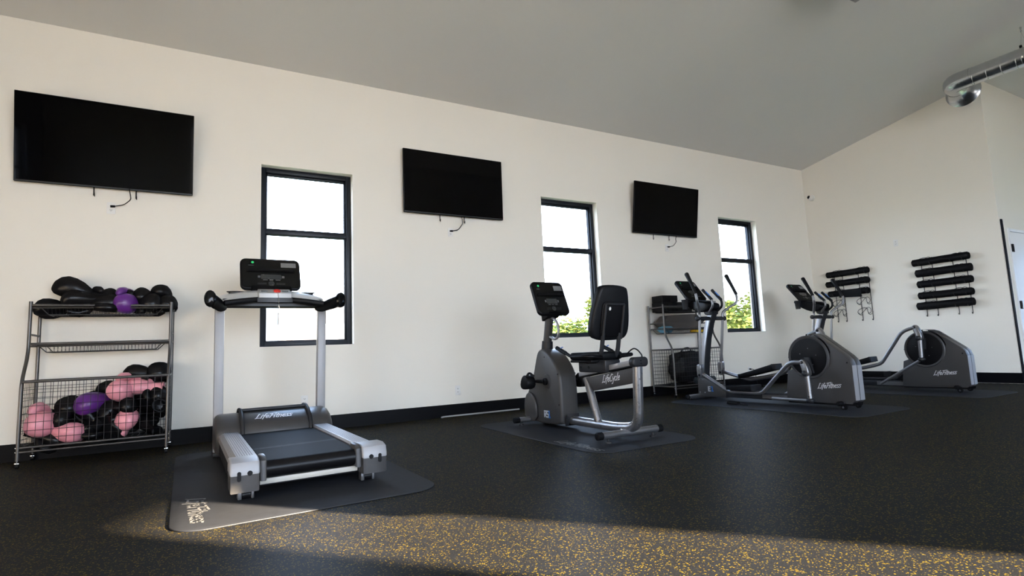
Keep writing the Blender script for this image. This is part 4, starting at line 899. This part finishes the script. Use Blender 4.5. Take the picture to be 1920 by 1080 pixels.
bot_gl = [
 ('pink', (-1.255, -.30, .335), (-6, -95, 176), 'pink glove with fist against the mesh at the low end of the basket', 1.28, False),
 ('pink', (-1.085, -.375, .255), (15, 120, 262), 'pink glove on its side next to the one at the low end', 1.0, False),
 ('purple', (-.905, -.30, .485), (-12, -20, 140), 'purple boxing glove in the middle of the basket', 1.15, False),
 ('pink', (-.70, -.31, .575), (-14, -120, 172), 'pink glove on top of the heap beside the purple one', 1.12, False),
 ('pink', (-.56, -.33, .60), (14, -70, 68), 'pink glove lying slanted on top of the heap', .86, False),
 ('pink', (-.645, -.33, .32), (-8, 50, 168), 'pink glove pressed on the mesh low in the heap', 1.12, False),
 ('black', (-.43, -.20, .715), (8, 0, 180), 'black glove at the top of the heap by the end post', 1.15, False),
 ('black', (-.58, -.16, .71), (8, 20, 80), 'black glove lying flat behind the top pink gloves', 1.05, False),
 ('black', (-.475, -.31, .43), (0, 30, 20), 'black glove with a white and red mark near the end post', 1.1, True),
 ('black', (-1.08, -.22, .445), (10, 20, 170), 'black glove rising behind the low pink pair', 1.15, False),
 ('black', (-1.22, -.16, .36), (0, 0, 80), 'black glove at the back of the low end', 1.0, False)]
fill = [(-.93, -.36, .26), (-.80, -.37, .39), (-.78, -.36, .24), (-.50, -.36, .25), (-.66, -.36, .44), (-.98, -.20, .30), (-.82, -.18, .28), (-.64, -.18, .30), (-.48, -.18, .32), (-.90, -.17, .48), (-.74, -.18, .50), (-.56, -.17, .52), (-1.20, -.33, .205), (-.95, -.34, .39), (-.82, -.17, .60), (-.43, -.34, .54), (-1.11, -.34, .39)]
for a in top_gl: glove(a[0], a[1], a[2], a[3], a[4], a[5], G1)
for a in bot_gl: glove(a[0], a[1], a[2], a[3], a[4], a[5], G2)
rg = random.Random(5)
for p in fill: glove('black', p, (rg.uniform(-60, 60), rg.uniform(-40, 40), rg.uniform(0, 360)), 'plain black boxing glove buried in the heap in the bottom basket', .86, False, 'buried black gloves')

# foam blocks, cushion and bags on the second rack
zt = 1.275
for k in range(6):
    x = 5.965+.115+.105*k
    MB().box((x, -.175, zt+.075+.003), (.10, .23, .15), .006).build('foam_block', M_block, None, 40, label='black foam yoga block, %s in the lower row from the bike end' % ['first', 'second', 'third', 'fourth', 'fifth', 'sixth'][k], cat='yoga block', group='foam blocks in the lower row')
for k in range(2):
    x = 6.115+.165*k
    MB().box((x, -.175, zt+.155+.05), (.155, .23, .10), .006).build('foam_block', M_block, None, 40, label=['black foam yoga block on top of the row, at the end post', 'black foam yoga block on top of the row, next to the end block'][k], cat='yoga block', group='foam blocks on top')
cu = MB(); b_ = bmesh.new(); bmesh.ops.create_cube(b_, size=1); bmesh.ops.subdivide_edges(b_, edges=b_.edges[:], cuts=7, use_grid_fill=True)
for v in b_.verts:
    x, y, z = v.co*2
    k = (1-abs(x)**6)*(1-abs(y)**6)
    v.co = Vector((x*.43*(1-.05*abs(z)), y*.135*(1-.1*abs(z)), z*(.025+.085*max(0, k)**.2)))
cu.bm(b_)
t = thing('cushion', 'taupe fabric cushion lying on the middle shelf of the block rack', 'cushion', (6.47, -.175, 1.125)); t.rotation_euler = (0, R(-2), 0)
cu.build('cushion_body', M_cush, t, 60)
MB().tube([(.42*c, .135*s_, 0) for c, s_ in ((-1, -1), (1, -1), (1, 1), (-1, 1))], .006, 8, closed=True).build('piping', M_cush, t)
pb = MB(); b_ = bmesh.new(); bmesh.ops.create_icosphere(b_, subdivisions=3, radius=1)
for v in b_.verts:
    q = v.co; nn_ = 1+.12*math.sin(7*q.x+3*q.y)+.1*math.sin(9*q.z+5*q.x); v.co = Vector((q.x*.12*nn_, q.y*.11*nn_, q.z*.055*nn_))
pb.bm(b_); pb.build('plastic_bag', M_bluefab, None, 60, label='crumpled pale blue plastic bag under the cushion on the rack', cat='bag', loc=(6.10, -.24, 1.005))
MB().tube([(6.62, -.34, .975), (6.72, -.34, .965), (6.82, -.335, .975), (6.84, -.25, .97), (6.70, -.22, .968), (6.6, -.28, .97), (6.62, -.34, .975)], .02, 8, fil=.04).build('exercise_band', M_yel, None, label='yellow exercise band in the wire tray under the cushion', cat='band')
bgm = MB(); b_ = bmesh.new(); bmesh.ops.create_icosphere(b_, subdivisions=4, radius=1)
for v in b_.verts:
    q = v.co; e_ = lambda a: abs(a)**.6*(1 if a > 0 else -1)
    nn_ = 1+.05*math.sin(9*q.x+2*q.z)+.05*math.sin(11*q.z+4*q.y); v.co = Vector((e_(q.x)*.33*nn_*(1-.25*max(0, q.z)), e_(q.y)*.16*nn_, e_(q.z)*.235*nn_))
bgm.bm(b_); t = thing('duffel_bag', 'black nylon bag slumped inside the wire basket under the cushion', 'bag', (6.50, -.25, .43))
bgm.build('bag_body', M_bag, t, 60)
MB().tube([(-.2, -.05, .2), (-.12, -.06, .28), (0, -.06, .29), (.06, -.05, .22)], .009, 8, fil=.05).build('bag_strap', M_bag, t)
MB().tube([(-.26, -.165, .02), (-.05, -.175, .05), (.2, -.17, .02)], .008, 8).build('zip', M_dark, t)
t = thing('foam_roller', 'dark foam roller lying low in the wire basket in front of the bag', 'foam roller', (6.62, -.455, .225)); 
pf = [(.02, -.2)]
for k in range(14): z = -.19+.029*k; pf += [(.042, z), (.046, z+.008), (.046, z+.018), (.042, z+.024)]
MB().lathe(pf+[(.02, .225)], 18, Matrix.Rotation(PI/2, 4, 'Y')).build('roller_body', mat('dark_teal_foam', (.02, .035, .045), .5, noise=.15), t, 40)

# yoga mat racks on the end wall
def scroll(mb, y, z, w_, x=-.012):
    q = [(0, 0), (-15, 30), (-45, 32), (-62, 4), (-48, -28), (-5, -46), (45, -54), (74, -36), (66, -4), (82, 28), (106, 20), (116, -14)]
    mb.tube([(x, y-a/742, z-b_/742) for a, b_ in q], .0045, 6, fil=.03)
    q = [(116, -14), (110, -40), (84, -58), (52, -40), (30, -12), (8, 6)]
    mb.tube([(x-.004, y-a/742, z-b_/742) for a, b_ in q], .0040, 6, fil=.03)
def mat_rack(y0, label, levels):
    t = thing('mat_rack', label, 'wall rack', (L, y0, 0), 0, 'wrought iron mat racks')
    for dy in (-.03, -.185, -.47, -.645):
        rd = MB().tube([(-.012, dy, 2.02), (-.012, dy, 1.085), (-.016, dy, 1.06), (-.035, dy, 1.055), (-.042, dy, 1.075)], .0058, 8, fil=.012).build('rod', M_wire, t)
        MB().tube([(0, dy, 1.98), (-.012, dy, 1.98)], .006, 6).tube([(0, dy, 1.2), (-.012, dy, 1.2)], .006, 6).build('wall_fixing', M_wire, rd)
    for z in levels:
        for yy in (-.03, -.47):
            mb = MB(); scroll(mb, yy+.0, z, .15)
            for q in (yy, yy-.16): mb.tube([(-.012, q, z-.045), (-.06, q, z-.062), (-.115, q, z-.05), (-.125, q, z-.02)], .0045, 6, fil=.03)
            mb.build('scroll_bracket', M_wire, t)
    return t
LV = [1.955, 1.775, 1.592, 1.405, 1.235]
mat_rack(-1.86, 'black wrought iron wall rack holding five rolled mats', LV)
mat_rack(-.40, 'black wrought iron wall rack holding three rolled mats and empty scrolls', [1.955, 1.775, 1.592, 1.40, 1.215])
def yoga(y0, y1, z, rad, label, seed, grp, bulge=.0, flap=False):
    rn = random.Random(seed); Ln = abs(y1-y0); pr = []
    ys = [0, .004, .012]+[Ln*k/14 for k in range(1, 14)]+[Ln-.012, Ln-.004, Ln]
    for i, y in enumerate(ys):
        e = .86 if i in (0, len(ys)-1) else (.96 if i in (1, len(ys)-2) else 1)
        pr.append((rad*e*(1+rn.uniform(-.035, .035)+bulge*math.sin(y/Ln*PI*2.3)), y))
    t = thing('yoga_mat', label, 'yoga mat', (L-.012-rad-.006, y0, z), 0, grp)
    mr_ = Matrix.Rotation(PI/2, 4, 'X')
    ry = R(rn.uniform(-.6, .6)); t.rotation_euler = (R(-.8)+ry, 0, 0)
    ro = MB().lathe(pr, 20, mr_).build('mat_roll', M_yoga, t, 60)
    for e in (.001, -Ln-.001):
        sp = [((.008+rad*.75*k/40)*math.cos(k*.55), e, (.008+rad*.75*k/40)*math.sin(k*.55)) for k in range(41)]
        MB().tube(sp, .0022, 5).build('roll_spiral', M_yoga, ro)
    a = 0 if not flap else 1
    x_ = -rad*1.03
    ed = MB().box((-rad*.55, -Ln/2, rad*.88), (.035, Ln*.985, .006), .002, Matrix.Rotation(R(-35), 4, 'Y')).build('outer_edge', M_yoga, ro, 40)
    if flap:
        v = []; f = []
        for i in range(9):
            u = i/8
            for (yy) in (-.22, -.62): v.append((-rad*1.06-.006*math.sin(u*3), yy+.0*u, .045-u*(.125 if yy > -.3 else .15)))
        for i in range(8): f.append((2*i, 2*i+1, 2*i+3, 2*i+2))
        v2 = [(a_-.005, b2, c_) for a_, b2, c_ in v]; n0 = len(v); f2 = [tuple(i+n0 for i in q)[::-1] for q in f]
        rim = [0]+[2*i+1 for i in range(9)]; 
        MB().add(v+v2, f+f2+[(0, 1, n0+1, n0), (16, 17, n0+17, n0+16)]+[(2*i, 2*i+2, n0+2*i+2, n0+2*i) for i in range(8)]+[(2*i+1, 2*i+3, n0+2*i+3, n0+2*i+1) for i in range(8)]).build('loose_flap', M_yoga, ro, 40)
nm = ['top', 'second', 'third', 'fourth', 'lowest']
xr = [(-1.795, -2.575), (-1.83, -2.59), (-1.835, -2.58), (-1.83, -2.57), (-1.795, -2.565)]
for k in range(5): yoga(xr[k][0], xr[k][1], LV[k]-.012, .054+.004*(k in (1, 4)), 'black rolled yoga mat, %s of five on the fuller wall rack' % nm[k], 10+k, 'mats on the fuller rack', .05 if k in (1, 4) else .015)
xr = [(-.335, -1.085), (-.31, -1.075), (-.335, -1.06)]
for k in range(3): yoga(xr[k][0], xr[k][1], LV[k]-.010, .052, 'black rolled yoga mat, %s of three on the emptier wall rack%s' % (nm[k], ', with a loose flap' if k == 2 else ''), 30+k, 'mats on the emptier rack', .01, k == 2)
